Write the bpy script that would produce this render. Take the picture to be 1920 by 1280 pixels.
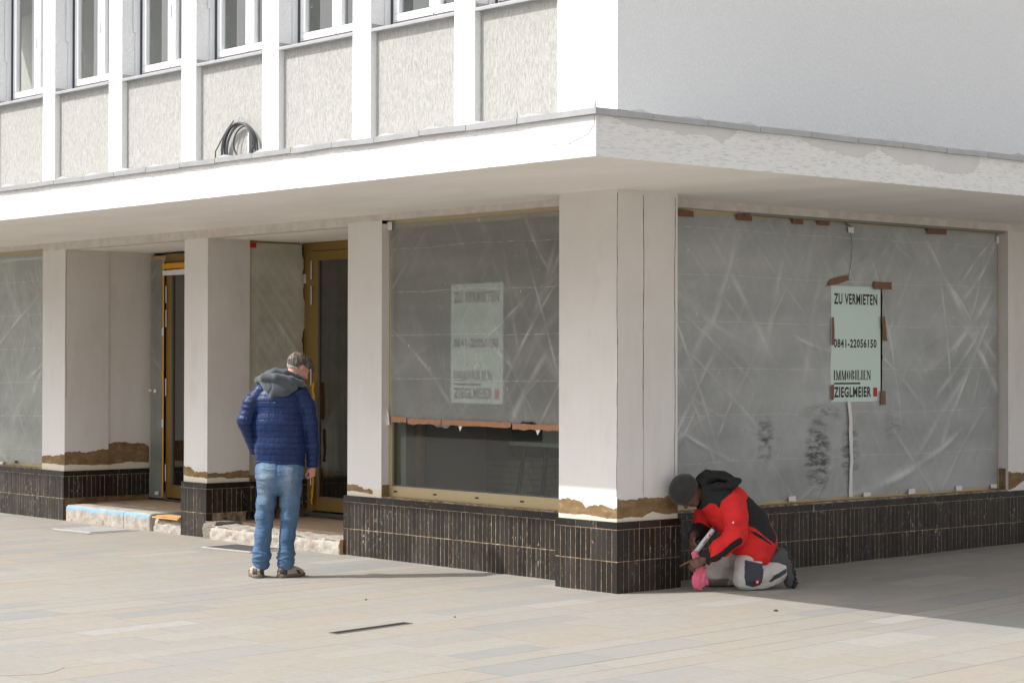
import bpy, bmesh, math, random
import numpy as np
from mathutils import Vector, Matrix
from math import radians as RAD, sin, cos, pi
random.seed(7); RNG = np.random.default_rng(7)
S = bpy.context.scene
for o in list(bpy.data.objects): bpy.data.objects.remove(o)
# ------------------------------------------------------------------ camera
cam = bpy.data.cameras.new('camera'); co = bpy.data.objects.new('camera', cam); S.collection.objects.link(co); S.camera = co
YAW, PIT, ROL = -0.8527, 0.0097, 0.0018
F = Vector((sin(YAW)*cos(PIT), cos(YAW)*cos(PIT), sin(PIT)))
R = F.cross(Vector((0, 0, 1))).normalized(); U = R.cross(F)
R2 = cos(ROL)*R + sin(ROL)*U; U2 = -sin(ROL)*R + cos(ROL)*U
M = Matrix((R2, U2, -F)).transposed().to_4x4(); M.translation = Vector((11.5562, -11.1975, 1.828)); co.matrix_world = M
cam.sensor_width = 36; cam.lens = 3824/1920*36; cam.clip_end = 500; cam.clip_start = .1
# ------------------------------------------------------------------ light
SUN = Vector((-0.52, -0.815, 1.0)).normalized()
w = bpy.data.worlds.new('World'); S.world = w; w.use_nodes = True
nt = w.node_tree; bg = nt.nodes['Background']; sky = nt.nodes.new('ShaderNodeTexSky'); sky.sky_type = 'NISHITA'
sky.sun_disc = False; sky.sun_elevation = math.asin(SUN.z); sky.sun_rotation = math.atan2(SUN.x, SUN.y)
sky.dust_density = 3.0; sky.air_density = 1.0; sky.ozone_density = 1.0
hs = nt.nodes.new('ShaderNodeHueSaturation'); hs.inputs['Saturation'].default_value = .22; nt.links.new(sky.outputs[0], hs.inputs['Color']); nt.links.new(hs.outputs[0], bg.inputs[0]); bg.inputs[1].default_value = 0.15
sl = bpy.data.lights.new('sun', 'SUN'); sl.energy = 3.0; sl.angle = RAD(.53); sl.color = (1, .97, .925)
so = bpy.data.objects.new('sun', sl); S.collection.objects.link(so)
so.rotation_euler = SUN.to_track_quat('Z', 'Y').to_euler(); so.location = SUN*30
S.view_settings.view_transform = 'Standard'; S.view_settings.look = 'None'; S.view_settings.exposure = 0.55; S.view_settings.gamma = 1
S.cycles.max_bounces = 10; S.cycles.diffuse_bounces = 5; S.cycles.transparent_max_bounces = 12
# ------------------------------------------------------------------ node helpers
def rgb(r, g, b):                       # sRGB 0..255 -> linear
    f = lambda c: (c/255/12.92 if c/255 < .04045 else ((c/255+.055)/1.055)**2.4)
    return (f(r), f(g), f(b), 1)
class NB:
    def __init__(s, name):
        s.m = bpy.data.materials.new(name); s.m.use_nodes = True; s.t = s.m.node_tree; s.n = s.t.nodes
        s.p = s.n['Principled BSDF']; s.out = s.n['Material Output']; s._tc = None
    def set(s, sock, v):
        if hasattr(v, 'is_output') or isinstance(v, bpy.types.NodeSocket): s.t.links.new(v, sock)
        else:
            if isinstance(v, tuple) and len(v) == 3 and sock.type == 'RGBA': v = (*v, 1)
            sock.default_value = v
    @property
    def obj(s):
        if s._tc is None: s._tc = s.n.new('ShaderNodeNewGeometry').outputs['Position']
        return s._tc
    def map(s, scale=(1, 1, 1), rot=(0, 0, 0), loc=(0, 0, 0), src=None):
        n = s.n.new('ShaderNodeMapping'); s.t.links.new(src or s.obj, n.inputs[0])
        n.inputs['Scale'].default_value = scale; n.inputs['Rotation'].default_value = rot; n.inputs['Location'].default_value = loc
        return n.outputs[0]
    def noise(s, scale=5, detail=3, rough=.5, vec=None, dist=0):
        n = s.n.new('ShaderNodeTexNoise'); s.t.links.new(vec or s.obj, n.inputs['Vector'])
        n.inputs['Scale'].default_value = scale; n.inputs['Detail'].default_value = detail
        n.inputs['Roughness'].default_value = rough; n.inputs['Distortion'].default_value = dist
        return n.outputs['Fac']
    def vor(s, scale, vec=None, feat='F1', out='Distance'):
        n = s.n.new('ShaderNodeTexVoronoi'); n.feature = feat; s.t.links.new(vec or s.obj, n.inputs['Vector']); n.inputs['Scale'].default_value = scale
        return n.outputs[out]
    def ramp(s, fac, stops, interp='LINEAR'):
        n = s.n.new('ShaderNodeValToRGB'); s.set(n.inputs[0], fac); cr = n.color_ramp; cr.interpolation = interp
        while len(cr.elements) < len(stops): cr.elements.new(.5)
        for e, (p, c) in zip(cr.elements, stops):
            e.position = p; e.color = (c, c, c, 1) if isinstance(c, (int, float)) else (c if len(c) == 4 else (*c, 1))
        return n.outputs[0]
    def math(s, op, a, b=0, c=0, clamp=False):
        n = s.n.new('ShaderNodeMath'); n.operation = op; n.use_clamp = clamp
        for i, v in enumerate((a, b, c)):
            if i < len(n.inputs): s.set(n.inputs[i], v)
        return n.outputs[0]
    def mix(s, f, a, b, mode='MIX'):
        n = s.n.new('ShaderNodeMix'); n.data_type = 'RGBA'; n.blend_type = mode
        s.set(n.inputs[0], f); s.set(n.inputs[6], a); s.set(n.inputs[7], b); return n.outputs[2]
    def xyz(s, v=None):
        n = s.n.new('ShaderNodeSeparateXYZ'); s.t.links.new(v or s.obj, n.inputs[0]); return n.outputs
    def comb(s, x, y, z=0):
        n = s.n.new('ShaderNodeCombineXYZ'); s.set(n.inputs[0], x); s.set(n.inputs[1], y); s.set(n.inputs[2], z); return n.outputs[0]
    def wn(s, v, out='Value'):
        n = s.n.new('ShaderNodeTexWhiteNoise'); s.t.links.new(v, n.inputs[0]); return n.outputs[out]
    def bump(s, h, dist=.01, strength=1, prev=None):
        n = s.n.new('ShaderNodeBump'); s.set(n.inputs['Height'], h); n.inputs['Distance'].default_value = dist; n.inputs['Strength'].default_value = strength
        if prev is not None: s.t.links.new(prev, n.inputs['Normal'])
        return n.outputs[0]
    def fin(s, col=None, rough=.8, normal=None, metal=0, spec=.5, sheen=0):
        if col is not None: s.set(s.p.inputs['Base Color'], col)
        s.set(s.p.inputs['Roughness'], rough); s.set(s.p.inputs['Metallic'], metal); s.p.inputs['Specular IOR Level'].default_value = spec
        if sheen: s.p.inputs['Sheen Weight'].default_value = sheen
        if normal is not None: s.t.links.new(normal, s.p.inputs['Normal'])
        return s.m
def plain(name, col, rough=.7, metal=0, var=.06, scale=8, bump=0, spec=.5):
    b = NB(name); c = tuple(col[:3])
    f = b.noise(scale, 4, .6)
    cc = b.mix(f, tuple(x*(1-var) for x in c), tuple(min(1, x*(1+var)) for x in c))
    nrm = b.bump(b.noise(scale*12, 3), bump) if bump else None
    return b.fin(cc, rough, nrm, metal, spec)
# ------------------------------------------------------------------ materials
def mat_render(name, base, dark, sc=90, dist=.006, vec_scale=(1, 1, 1), streak=False, blotch=.5):
    b = NB(name); v = b.map(vec_scale)
    g = b.noise(sc, 5, .62, v); g2 = b.noise(sc*.35, 3, .6, v)
    h = b.math('ADD', g, b.math('MULTIPLY', g2, .8))
    f = b.ramp(g, [(.36, 0), (.48, 1)]) if streak else b.ramp(g, [(.30, 0), (.62, 1)]); big = b.noise(.9, 4, .6)  # low spots of the grain darkened in colour to stand for relief shade
    col = b.mix(f, dark, base); col = b.mix(b.math('MULTIPLY', b.ramp(big, [(.45, 0), (.75, 1)]), blotch*.25), col, tuple(x*.8 for x in base[:3]))
    return b.fin(col, .92, b.bump(h, dist), spec=.2)
m_white = mat_render('white_render', (.93, .928, .925), (.84, .84, .84), 50, .010, (1, 1, .8), False, .3)
m_fascia = mat_render('fascia_render', (.90, .895, .885), (.72, .715, .71), 60, .011, (.20, .20, 1.3), 2, .3)
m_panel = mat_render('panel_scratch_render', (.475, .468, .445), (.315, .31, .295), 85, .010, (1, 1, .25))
def mat_plaster():
    b = NB('pinkish_plaster'); x = b.xyz()
    big = b.noise(1.1, 5, .6); mid = b.noise(5, 4, .6, b.map((1, 1, .35)))
    c = b.mix(b.ramp(big, [(.35, 0), (.65, 1)]), rgb(214, 209, 204), rgb(222, 218, 214))
    # white brushed paint on the lower half, ragged edge
    e = b.math('ADD', x[2], b.math('MULTIPLY', b.math('SUBTRACT', b.noise(9, 4, .7, b.map((1, 1, .12))), .5), 1.6))
    e = b.ramp(b.math('MULTIPLY', b.math('SUBTRACT', 1.95, e), 1.0), [(0, 0), (.9, 1)])
    c = b.mix(b.math('MULTIPLY', e, .75), c, rgb(226, 223, 222))
    c = b.mix(b.math('MULTIPLY', b.ramp(mid, [(.55, 0), (.8, 1)]), .25), c, rgb(180, 166, 156))
    sp = b.ramp(b.vor(7), [(.0, 1), (.035, 0)]); c = b.mix(b.math('MULTIPLY', sp, b.ramp(b.noise(3), [(.55, 0), (.6, .6)])), c, rgb(120, 100, 90))
    n = b.bump(b.noise(140, 3), .0015); n = b.bump(mid, .004, 1, n)
    return b.fin(c, .85, n, spec=.3)
m_plaster = mat_plaster()
def mat_soffit():
    b = NB('soffit_plaster'); big = b.noise(.8, 4, .6, b.map((1, 3, 1)))
    c = b.mix(b.ramp(big, [(.35, 0), (.7, 1)]), rgb(230, 226, 220), rgb(240, 236, 231))
    return b.fin(c, .9, b.bump(b.noise(60, 3), .002), spec=.2)
m_soffit = mat_soffit()
def mat_headband():
    b = NB('raw_plaster_band'); big = b.noise(6, 5, .7)
    c = b.mix(b.ramp(big, [(.4, 0), (.65, 1)]), rgb(200, 192, 184), rgb(216, 209, 202))
    return b.fin(c, .92, b.bump(b.noise(50, 5, .7), .006), spec=.2)
m_band = mat_headband()
def mat_tile():
    b = NB('dark_brown_ceramic_tile'); g = b.n.new('ShaderNodeNewGeometry').outputs['Random Per Island']
    c = b.mix(g, (.012, .0095, .008), (.034, .028, .025))
    z = b.xyz()[2]
    smear = b.ramp(b.noise(5, 6, .75, b.map((1, 1, .45))), [(.55, 0), (.78, 1)])
    low = b.math('MULTIPLY', smear, b.math('SUBTRACT', .75, b.math('MULTIPLY', z, 1.0), 0, True))
    spk = b.math('MULTIPLY', b.ramp(b.noise(38, 5, .7, b.map((1, 1, .5))), [(.60, 0), (.66, 1)]), b.ramp(b.noise(3, 2), [(.45, 0), (.65, 1)]))
    c = b.mix(b.math('MULTIPLY', low, .30), c, (.25, .22, .20)); c = b.mix(b.math('MULTIPLY', spk, .75), c, (.55, .53, .5))
    r = b.math('ADD', .22, b.math('MULTIPLY', b.noise(20, 3), .28))
    return b.fin(c, r, b.bump(b.noise(9, 2), .003, 1), spec=.36)
m_tile = mat_tile()
def mat_grout():
    b = NB('tan_grout'); f = b.noise(14, 4, .7)
    c = b.ramp(f, [(.30, (.08, .06, .045, 1)), (.48, (.30, .215, .13, 1)), (.68, (.52, .45, .36, 1))])
    return b.fin(c, .9, b.bump(b.noise(90, 3), .003), spec=.2)
m_grout = mat_grout()
def mat_mortar():
    b = NB('wet_brown_mortar'); f = b.noise(7, 6, .7, b.map((1, 1, 1.6)))
    c = b.ramp(f, [(.3, rgb(110, 88, 60)), (.55, rgb(140, 116, 84)), (.75, rgb(170, 146, 114))])
    return b.fin(c, .9, b.bump(b.noise(70, 4, .7), .006), spec=.25)
m_mortar = mat_mortar()
m_filler = plain('cream_filler', rgb(222, 214, 196), .9, 0, .06, 14, .003)
m_zinc = plain('zinc_flashing', (.42, .425, .43), .5, .55, .22, 6, .001)
m_zinc_top = plain('zinc_lip', (.50, .50, .49), .5, .4, .12, 6)
m_alu = plain('pale_gold_aluminium', rgb(186, 170, 134), .42, .35, .04, 5)
m_gold = plain('bronze_gold_aluminium', rgb(148, 120, 66), .38, .45, .05, 5)
m_pvc = plain('white_window_plastic', (.80, .81, .83), .3, 0, .01, 4)
m_gasket = plain('dark_rubber_gasket', (.10, .10, .11), .6)
m_steel = plain('brushed_steel', (.45, .44, .42), .35, .9, .05)
m_black = plain('black_plastic', (.012, .012, .013), .5)
m_paper = plain('white_paper_tape', (.78, .76, .75), .7, 0, .06, 20, .002)
m_brown = plain('brown_packing_tape', rgb(124, 80, 50), .38, 0, .22, 25, .003); m_tan = plain('crumpled_tan_tape', rgb(178, 128, 92), .4, 0, .25, 30, .006)
m_yellow = plain('yellow_masking_tape', rgb(226, 160, 14), .45, 0, .1, 15, .003)
m_red = plain('red_tape', rgb(190, 30, 12), .4, 0, .1, 15)
m_conc = plain('rough_concrete', rgb(150, 140, 128), .95, 0, .22, 6, .03, .2)
m_floor = plain('dusty_floor_slab', rgb(172, 150, 128), .9, 0, .18, 5, .004, .2)
m_wood = plain('raw_pine_board', rgb(205, 160, 100), .7, 0, .15, 10, .003)
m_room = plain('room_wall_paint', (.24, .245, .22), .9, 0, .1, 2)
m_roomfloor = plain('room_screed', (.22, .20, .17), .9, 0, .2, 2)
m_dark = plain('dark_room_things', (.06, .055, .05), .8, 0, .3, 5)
m_ply = plain('dusty_board', (.62, .61, .57), .85, 0, .2, 5)
m_curtain = plain('upstairs_room_wall', (.62, .60, .56), .9, 0, .15, 1.5)
def mat_glass(name, tint, refl=1.0, ior=1.5):
    b = NB(name); t = b.n.new('ShaderNodeBsdfTransparent'); t.inputs[0].default_value = (*tint, 1)
    g = b.n.new('ShaderNodeBsdfGlossy'); g.inputs[0].default_value = (1, 1, 1, 1); g.inputs['Roughness'].default_value = .015
    fr = b.n.new('ShaderNodeFresnel'); fr.inputs[0].default_value = ior
    f = b.math('MULTIPLY', b.math('MULTIPLY', fr.outputs[0], refl), b.math('SUBTRACT', 1, b.n.new('ShaderNodeNewGeometry').outputs['Backfacing']), 0, True)
    mx = b.n.new('ShaderNodeMixShader'); b.t.links.new(f, mx.inputs[0]); b.t.links.new(t.outputs[0], mx.inputs[1]); b.t.links.new(g.outputs[0], mx.inputs[2])
    b.t.links.new(mx.outputs[0], b.out.inputs[0]); return b.m
m_glass = mat_glass('shop_glass', (.80, .84, .80), 1.2)
m_glass_d = mat_glass('tinted_door_glass', (.60, .57, .52), 3.2)
m_glass_u = mat_glass('upstairs_glass', (.85, .88, .86), 2.4)
def mat_film(name, axis, opac, base, seams=True, dirt=False, speck=True, o=(0, 0)):
    """milky protective sheeting; axis 'x' (in a wall facing -Y) or 'y' (in a wall facing +X)"""
    b = NB(name); q = b.xyz(); s = q[0] if axis == 'x' else q[1]; z = q[2]
    v = b.comb(s, z, 0)
    # hanging folds in three directions
    tot = None; hs = None
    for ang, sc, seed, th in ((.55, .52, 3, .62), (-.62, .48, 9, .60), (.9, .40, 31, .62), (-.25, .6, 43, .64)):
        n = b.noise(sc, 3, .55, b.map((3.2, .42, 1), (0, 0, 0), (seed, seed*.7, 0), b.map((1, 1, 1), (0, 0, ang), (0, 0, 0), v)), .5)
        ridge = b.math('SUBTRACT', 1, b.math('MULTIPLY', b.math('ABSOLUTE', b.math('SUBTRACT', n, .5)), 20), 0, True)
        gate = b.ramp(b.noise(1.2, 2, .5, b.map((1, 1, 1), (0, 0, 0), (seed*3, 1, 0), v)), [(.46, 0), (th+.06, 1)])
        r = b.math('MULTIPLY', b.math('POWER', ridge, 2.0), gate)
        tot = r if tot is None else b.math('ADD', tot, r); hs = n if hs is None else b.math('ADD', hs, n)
    # factory fold lines every 0.36 m
    wob = b.math('MULTIPLY', b.noise(1.2, 2, .5, b.map((1, .2, 1), src=v)), .07)
    zz = b.math('ADD', z, wob)
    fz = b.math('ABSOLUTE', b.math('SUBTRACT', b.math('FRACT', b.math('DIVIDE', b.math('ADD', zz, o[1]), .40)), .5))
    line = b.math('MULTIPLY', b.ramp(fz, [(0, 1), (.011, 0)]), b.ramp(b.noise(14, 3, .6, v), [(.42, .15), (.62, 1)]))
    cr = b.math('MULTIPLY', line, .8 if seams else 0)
    bands = b.noise(1.3, 3, .6, b.map((.35, 1.6, 1), src=v))
    fine = b.noise(3.5, 5, .65, b.map((1, .6, 1), (0, 0, .4), src=v))
    c = b.mix(b.ramp(bands, [(.35, 0), (.65, 1)]), tuple(x*.76 for x in base), base)
    c = b.mix(b.math('MULTIPLY', b.ramp(fine, [(.45, 0), (.8, 1)]), .35), c, tuple(min(1, x*1.35) for x in base))
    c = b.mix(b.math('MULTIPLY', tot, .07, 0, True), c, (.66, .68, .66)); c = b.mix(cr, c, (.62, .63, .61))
    op = b.math('ADD', opac, b.math('ADD', b.math('MULTIPLY', tot, .08), b.math('MULTIPLY', cr, .4)), 0, True)
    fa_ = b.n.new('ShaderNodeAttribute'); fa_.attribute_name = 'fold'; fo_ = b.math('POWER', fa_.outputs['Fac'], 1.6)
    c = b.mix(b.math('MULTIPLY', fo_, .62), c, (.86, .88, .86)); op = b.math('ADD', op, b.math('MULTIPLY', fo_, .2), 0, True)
    if speck:
        sp = b.ramp(b.vor(26, b.map((1, .45, 1), src=v)), [(.03, 1), (.075, 0)])
        near = b.math('MULTIPLY', b.ramp(z, [(.0, 0), (1, 0)]), 0) if False else b.ramp(b.noise(1.6, 3, .5, b.map((1, .55, 1), (0, 0, 0), (o[0], 2, 0), v)), [(.5, 0), (.62, 1)])
        d = b.math('MULTIPLY', sp, near); c = b.mix(d, c, (.8, .8, .78)); op = b.math('ADD', op, d, 0, True)
        sl_ = b.ramp(b.vor(3.2, b.map((3.6, .75, 1), (0, 0, 0), (5, 0, 0), b.map((1, 1, 1), (0, 0, .3), (0, 0, 0), v))), [(.02, 1), (.05, 0)])
        c = b.mix(b.math('MULTIPLY', sl_, .7), c, (.85, .86, .85)); op = b.math('ADD', op, b.math('MULTIPLY', sl_, .6), 0, True)
    if dirt:
        dm = None
        for cy, cz, ry, rz, am in ((2.98, .98, .22, .42, 1.0), (3.44, 1.0, .17, .36, .75), (2.28, 1.15, .13, .28, .75), (4.05, 1.25, .30, .25, .35), (3.1, 1.38, .45, .12, .45)):
            a = b.math('POWER', b.math('DIVIDE', b.math('SUBTRACT', s, cy), ry), 2); e = b.math('POWER', b.math('DIVIDE', b.math('SUBTRACT', z, cz), rz), 2)
            g = b.math('MULTIPLY', b.math('SUBTRACT', 1, b.math('ADD', a, e), 0, True), am); dm = g if dm is None else b.math('MAXIMUM', dm, g)
        dn = b.ramp(b.noise(7, 6, .75, b.map((.8, 2.4, 1), src=v)), [(.38, 0), (.66, 1)])
        k = b.math('MULTIPLY', b.math('MULTIPLY', dm, dn), 1.7, 0, True)
        c = b.mix(b.math('MULTIPLY', k, .9, 0, True), c, (.03, .03, .03)); op = b.math('ADD', op, k, 0, True)
    nrm = b.bump(hs, .022, .6); nrm = b.bump(tot, .006, .5, nrm); nrm = b.bump(b.noise(30, 3), .002, .5, nrm)
    b.fin(c, .38, nrm, 0, .45)
    tr = b.n.new('ShaderNodeBsdfTransparent'); tr.inputs[0].default_value = (.9, .92, .9, 1)
    mx = b.n.new('ShaderNodeMixShader'); b.t.links.new(op, mx.inputs[0]); b.t.links.new(tr.outputs[0], mx.inputs[1]); b.t.links.new(b.p.outputs[0], mx.inputs[2])
    b.t.links.new(mx.outputs[0], b.out.inputs[0]); return b.m
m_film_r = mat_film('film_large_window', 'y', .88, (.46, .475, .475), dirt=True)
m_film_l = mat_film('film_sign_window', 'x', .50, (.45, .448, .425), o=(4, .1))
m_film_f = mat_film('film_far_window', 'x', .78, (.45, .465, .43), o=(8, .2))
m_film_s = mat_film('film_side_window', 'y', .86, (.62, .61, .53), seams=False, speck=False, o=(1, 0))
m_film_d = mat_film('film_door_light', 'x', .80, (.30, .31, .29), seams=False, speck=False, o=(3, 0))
def mat_paving():
    b = NB('sandstone_paving'); v = b.map((1, 1, 1), (0, 0, RAD(-4.6))); q = b.xyz(v); x, y = q[0], q[1]
    xw = b.math('ADD', x, b.math('MULTIPLY', b.math('SINE', b.math('MULTIPLY', x, 7.3)), .045))
    xr = b.math('DIVIDE', xw, .285); row = b.math('FLOOR', xr); fx = b.math('FRACT', xr)
    off = b.math('MULTIPLY', b.wn(b.comb(row, 3.3)), 7.0)
    ln = b.math('ADD', .62, b.math('MULTIPLY', b.wn(b.comb(row, 8.1)), .45))
    yr = b.math('DIVIDE', b.math('ADD', y, off), ln); colm = b.math('FLOOR', yr); fy = b.math('FRACT', yr)
    r = b.wn(b.comb(row, colm)); r2 = b.wn(b.comb(colm, row, 5))
    base = b.ramp(r, [(0, (.355, .322, .272)), (.2, (.365, .338, .298)), (.38, (.325, .302, .270)), (.52, (.36, .315, .252)), (.66, (.335, .32, .294)), (.77, (.262, .278, .280)), (.87, (.30, .304, .295)), (.95, (.405, .395, .37))], 'CONSTANT')
    base = b.mix(b.math('MULTIPLY', r2, .22), base, (.30, .27, .232))
    big = b.noise(.45, 4, .55); base = b.mix(b.math('MULTIPLY', b.ramp(big, [(.35, 0), (.7, 1)]), .45), base, (.35, .325, .288))
    gr = b.noise(70, 4, .7); base = b.mix(b.ramp(gr, [(.3, .4), (.55, 0)]), base, (.19, .165, .14)); g3 = b.noise(14, 5, .7); base = b.mix(b.ramp(g3, [(.38, .28), (.6, 0)]), base, (.24, .21, .18))
    st = b.ramp(b.noise(2.2, 6, .7), [(.56, 0), (.72, 1)]); base = b.mix(b.math('MULTIPLY', st, .30), base, (.34, .28, .22))
    spot = b.ramp(b.vor(2.1, b.map((1.6, 1, 1))), [(.02, 1), (.05, 0)]); base = b.mix(b.math('MULTIPLY', spot, .55), base, (.2, .16, .12))
    ex = b.math('MINIMUM', fx, b.math('SUBTRACT', 1, fx)); ey = b.math('MULTIPLY', b.math('MINIMUM', fy, b.math('SUBTRACT', 1, fy)), b.math('DIVIDE', ln, .285))
    jn = b.ramp(b.noise(1.4, 3, .6), [(.38, .5), (.58, 1)])
    jrow = b.ramp(b.wn(b.comb(row, 2.2)), [(.55, .28), (.62, 1)]); jx = b.math('MULTIPLY', b.math('MULTIPLY', b.ramp(ex, [(.007, 1), (.020, 0)]), jn), jrow); jy = b.math('MULTIPLY', b.ramp(ey, [(.004, 1), (.012, 0)]), .55)
    j = b.math('MAXIMUM', jx, jy); base = b.mix(.18, base, (.33, .325, .315)); base = b.mix(b.math('MULTIPLY', j, .8), base, (.09, .075, .065))
    h = b.math('SUBTRACT', b.math('MULTIPLY', r2, .25), j)
    n = b.bump(h, .003); n = b.bump(gr, .0015, 1, n)
    rough = b.math('ADD', .62, b.math('MULTIPLY', b.noise(4, 3), .25))
    return b.fin(base, rough, n, spec=.35)
m_pave = mat_paving()
# ------------------------------------------------------------------ mesh helpers
def link(name, me, parent=None, loc=(0, 0, 0)):
    o = bpy.data.objects.new(name, me); S.collection.objects.link(o); o.location = loc
    if parent is not None: o.parent = parent
    return o
def tag(o, label=None, cat=None, group=None, kind=None):
    if label: o['label'] = label
    if cat: o['category'] = cat
    if group: o['group'] = group
    if kind: o['kind'] = kind
    return o
def thing(name, label, cat, loc=(0, 0, 0), group=None, rz=0):
    o = bpy.data.objects.new(name, None); S.collection.objects.link(o); o.location = loc; o.rotation_euler = (0, 0, rz); o.empty_display_size = .2
    return tag(o, label, cat, group)
class MB:
    def __init__(s): s.v = []; s.f = []; s.mi = []
    def quad(s, a, b, c, d, mi=0):
        k = len(s.v); s.v += [tuple(a), tuple(b), tuple(c), tuple(d)]; s.f.append((k, k+1, k+2, k+3)); s.mi.append(mi)
    def box(s, x0, x1, y0, y1, z0, z1, mi=0):
        x0, x1 = min(x0, x1), max(x0, x1); y0, y1 = min(y0, y1), max(y0, y1); z0, z1 = min(z0, z1), max(z0, z1)
        k = len(s.v); s.v += [(x0, y0, z0), (x1, y0, z0), (x1, y1, z0), (x0, y1, z0), (x0, y0, z1), (x1, y0, z1), (x1, y1, z1), (x0, y1, z1)]
        for q in ((0, 3, 2, 1), (4, 5, 6, 7), (0, 1, 5, 4), (1, 2, 6, 5), (2, 3, 7, 6), (3, 0, 4, 7)): s.f.append(tuple(k+i for i in q)); s.mi.append(mi)
        return s
    def prism(s, pts, ax, d0, d1, mi=0):
        """2-D outline pts (u,v) extruded: ax 'y' -> (u,d,v), 'x' -> (d,u,v), 'z' -> (u,v,d)"""
        g = {'y': lambda u, v, d: (u, d, v), 'x': lambda u, v, d: (d, u, v), 'z': lambda u, v, d: (u, v, d)}[ax]
        k = len(s.v); n = len(pts)
        for d in (d0, d1): s.v += [g(u, v, d) for u, v in pts]
        s.f.append(tuple(range(k, k+n))); s.f.append(tuple(range(k+2*n-1, k+n-1, -1))); s.mi += [mi, mi]
        for i in range(n): s.f.append((k+i, k+(i+1) % n, k+n+(i+1) % n, k+n+i)); s.mi.append(mi)
    def tube(s, pts, r, n=8, mi=0):
        pts = [Vector(p) for p in pts]; k0 = len(s.v)
        for i, p in enumerate(pts):
            d = (pts[min(i+1, len(pts)-1)]-pts[max(i-1, 0)]).normalized(); a = d.orthogonal().normalized() if i == 0 else (a - d*a.dot(d)).normalized(); b = d.cross(a)
            rr = r[i] if isinstance(r, (list, tuple)) else r
            s.v += [tuple(p+rr*(cos(2*pi*j/n)*a+sin(2*pi*j/n)*b)) for j in range(n)]
        for i in range(len(pts)-1):
            for j in range(n): s.f.append((k0+i*n+j, k0+i*n+(j+1) % n, k0+(i+1)*n+(j+1) % n, k0+(i+1)*n+j)); s.mi.append(mi)
        s.f.append(tuple(k0+j for j in range(n))); s.f.append(tuple(k0+(len(pts)-1)*n+j for j in reversed(range(n)))); s.mi += [mi, mi]
    def build(s, name, mats, parent=None, smooth=False, bevel=0, recalc=True):
        me = bpy.data.meshes.new(name); me.from_pydata(s.v, [], s.f)
        for m in (mats if isinstance(mats, (list, tuple)) else [mats]): me.materials.append(m)
        me.polygons.foreach_set('material_index', s.mi)
        if recalc or bevel:
            bm = bmesh.new(); bm.from_mesh(me); bmesh.ops.recalc_face_normals(bm, faces=bm.faces)
            if bevel: bmesh.ops.bevel(bm, geom=bm.edges[:], offset=bevel, segments=2, affect='EDGES', clamp_overlap=True)
            bm.to_mesh(me); bm.free()
        if smooth: me.polygons.foreach_set('use_smooth', [True]*len(me.polygons))
        me.update(); return link(name, me, parent)
def nz(x, s=0):                          # cheap 1-D noise -1..1
    return (sin(x*1.7+s)+sin(x*3.9+s*2.3+1)*.6+sin(x*9.1+s*1.3+2)*.4+sin(x*23+s*.7)*.25)/2.25
# ------------------------------------------------------------------ ground
MG = MB(); xs = [-60, -14, -8, -4, -1, 0, 1, 2, 3, 5, 9, 16, 60]; ys = [-60, -12, -6, -2, 0, 1, 2, 3, 4, 6, 9, 14, 60]
gz = lambda x, y: .012*min(max(y-1.2, 0), 6)*min(1, max(0, (x+1.0)/.5)) if x > -1 else 0
for i in range(len(xs)-1):
    for j in range(len(ys)-1):
        a, b_, c, d = (xs[i], ys[j]), (xs[i+1], ys[j]), (xs[i+1], ys[j+1]), (xs[i], ys[j+1])
        MG.quad(*[(p[0], p[1], gz(*p)) for p in (a, b_, c, d)])
g = MG.build('pavement', m_pave, smooth=False); tag(g, kind='structure')
# ------------------------------------------------------------------ building
BL = thing('corner_building', 'white rendered corner building with flat canopy and dark tiled shopfront plinth', 'building', (-.35, .35, 0))
def P(mb, name, mat, **k):
    o = mb.build(name, mat, **k); o.parent = BL; o.matrix_parent_inverse = Matrix.Translation((.35, -.35, 0)); return o
def SUB(mb, name, mat, par, **k):
    o = mb.build(name, mat, **k); o.parent = par; return o
XL = -14.5; YR = 12.0; ZP = .56; ZS = 3.19
# plaster ground floor
P(MB().box(-.70, -.02, .02, .70, ZP, ZS+.01), 'pillar', m_plaster)
P(MB().box(-4.0, -3.474, .33, .62, ZP, 3.13), 'pillar', m_plaster)
P(MB().box(-6.88, -6.43, .33, .85, ZP, 3.10), 'pillar', m_plaster)
P(MB().box(-9.96, -9.43, .33, .90, ZP, 3.10).box(-9.9, -9.445, .90, 1.52, ZP, 3.098), 'pillar', m_plaster)
P(MB().box(-14.0, -12.0, .33, .7, ZP, 3.13), 'pillar', m_plaster)
P(MB().box(-.75, -.37, 5.72, YR, ZP, 3.12), 'wall', m_plaster)
P(MB().box(XL, -9.96, .331, .66, 3.13, ZS+.01).box(-9.96, -3.474, .331, .50, 3.10, ZS+.01).box(-3.474, -.70, .331, .66, 3.13, ZS+.01)
  .box(-.75, -.371, .70, YR, 3.12, ZS+.01), 'lintel', m_band)
P(MB().box(-9.95, -3.5, .50, 2.0, 3.098, ZS+.01), 'recess_ceiling', m_soffit)
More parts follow.
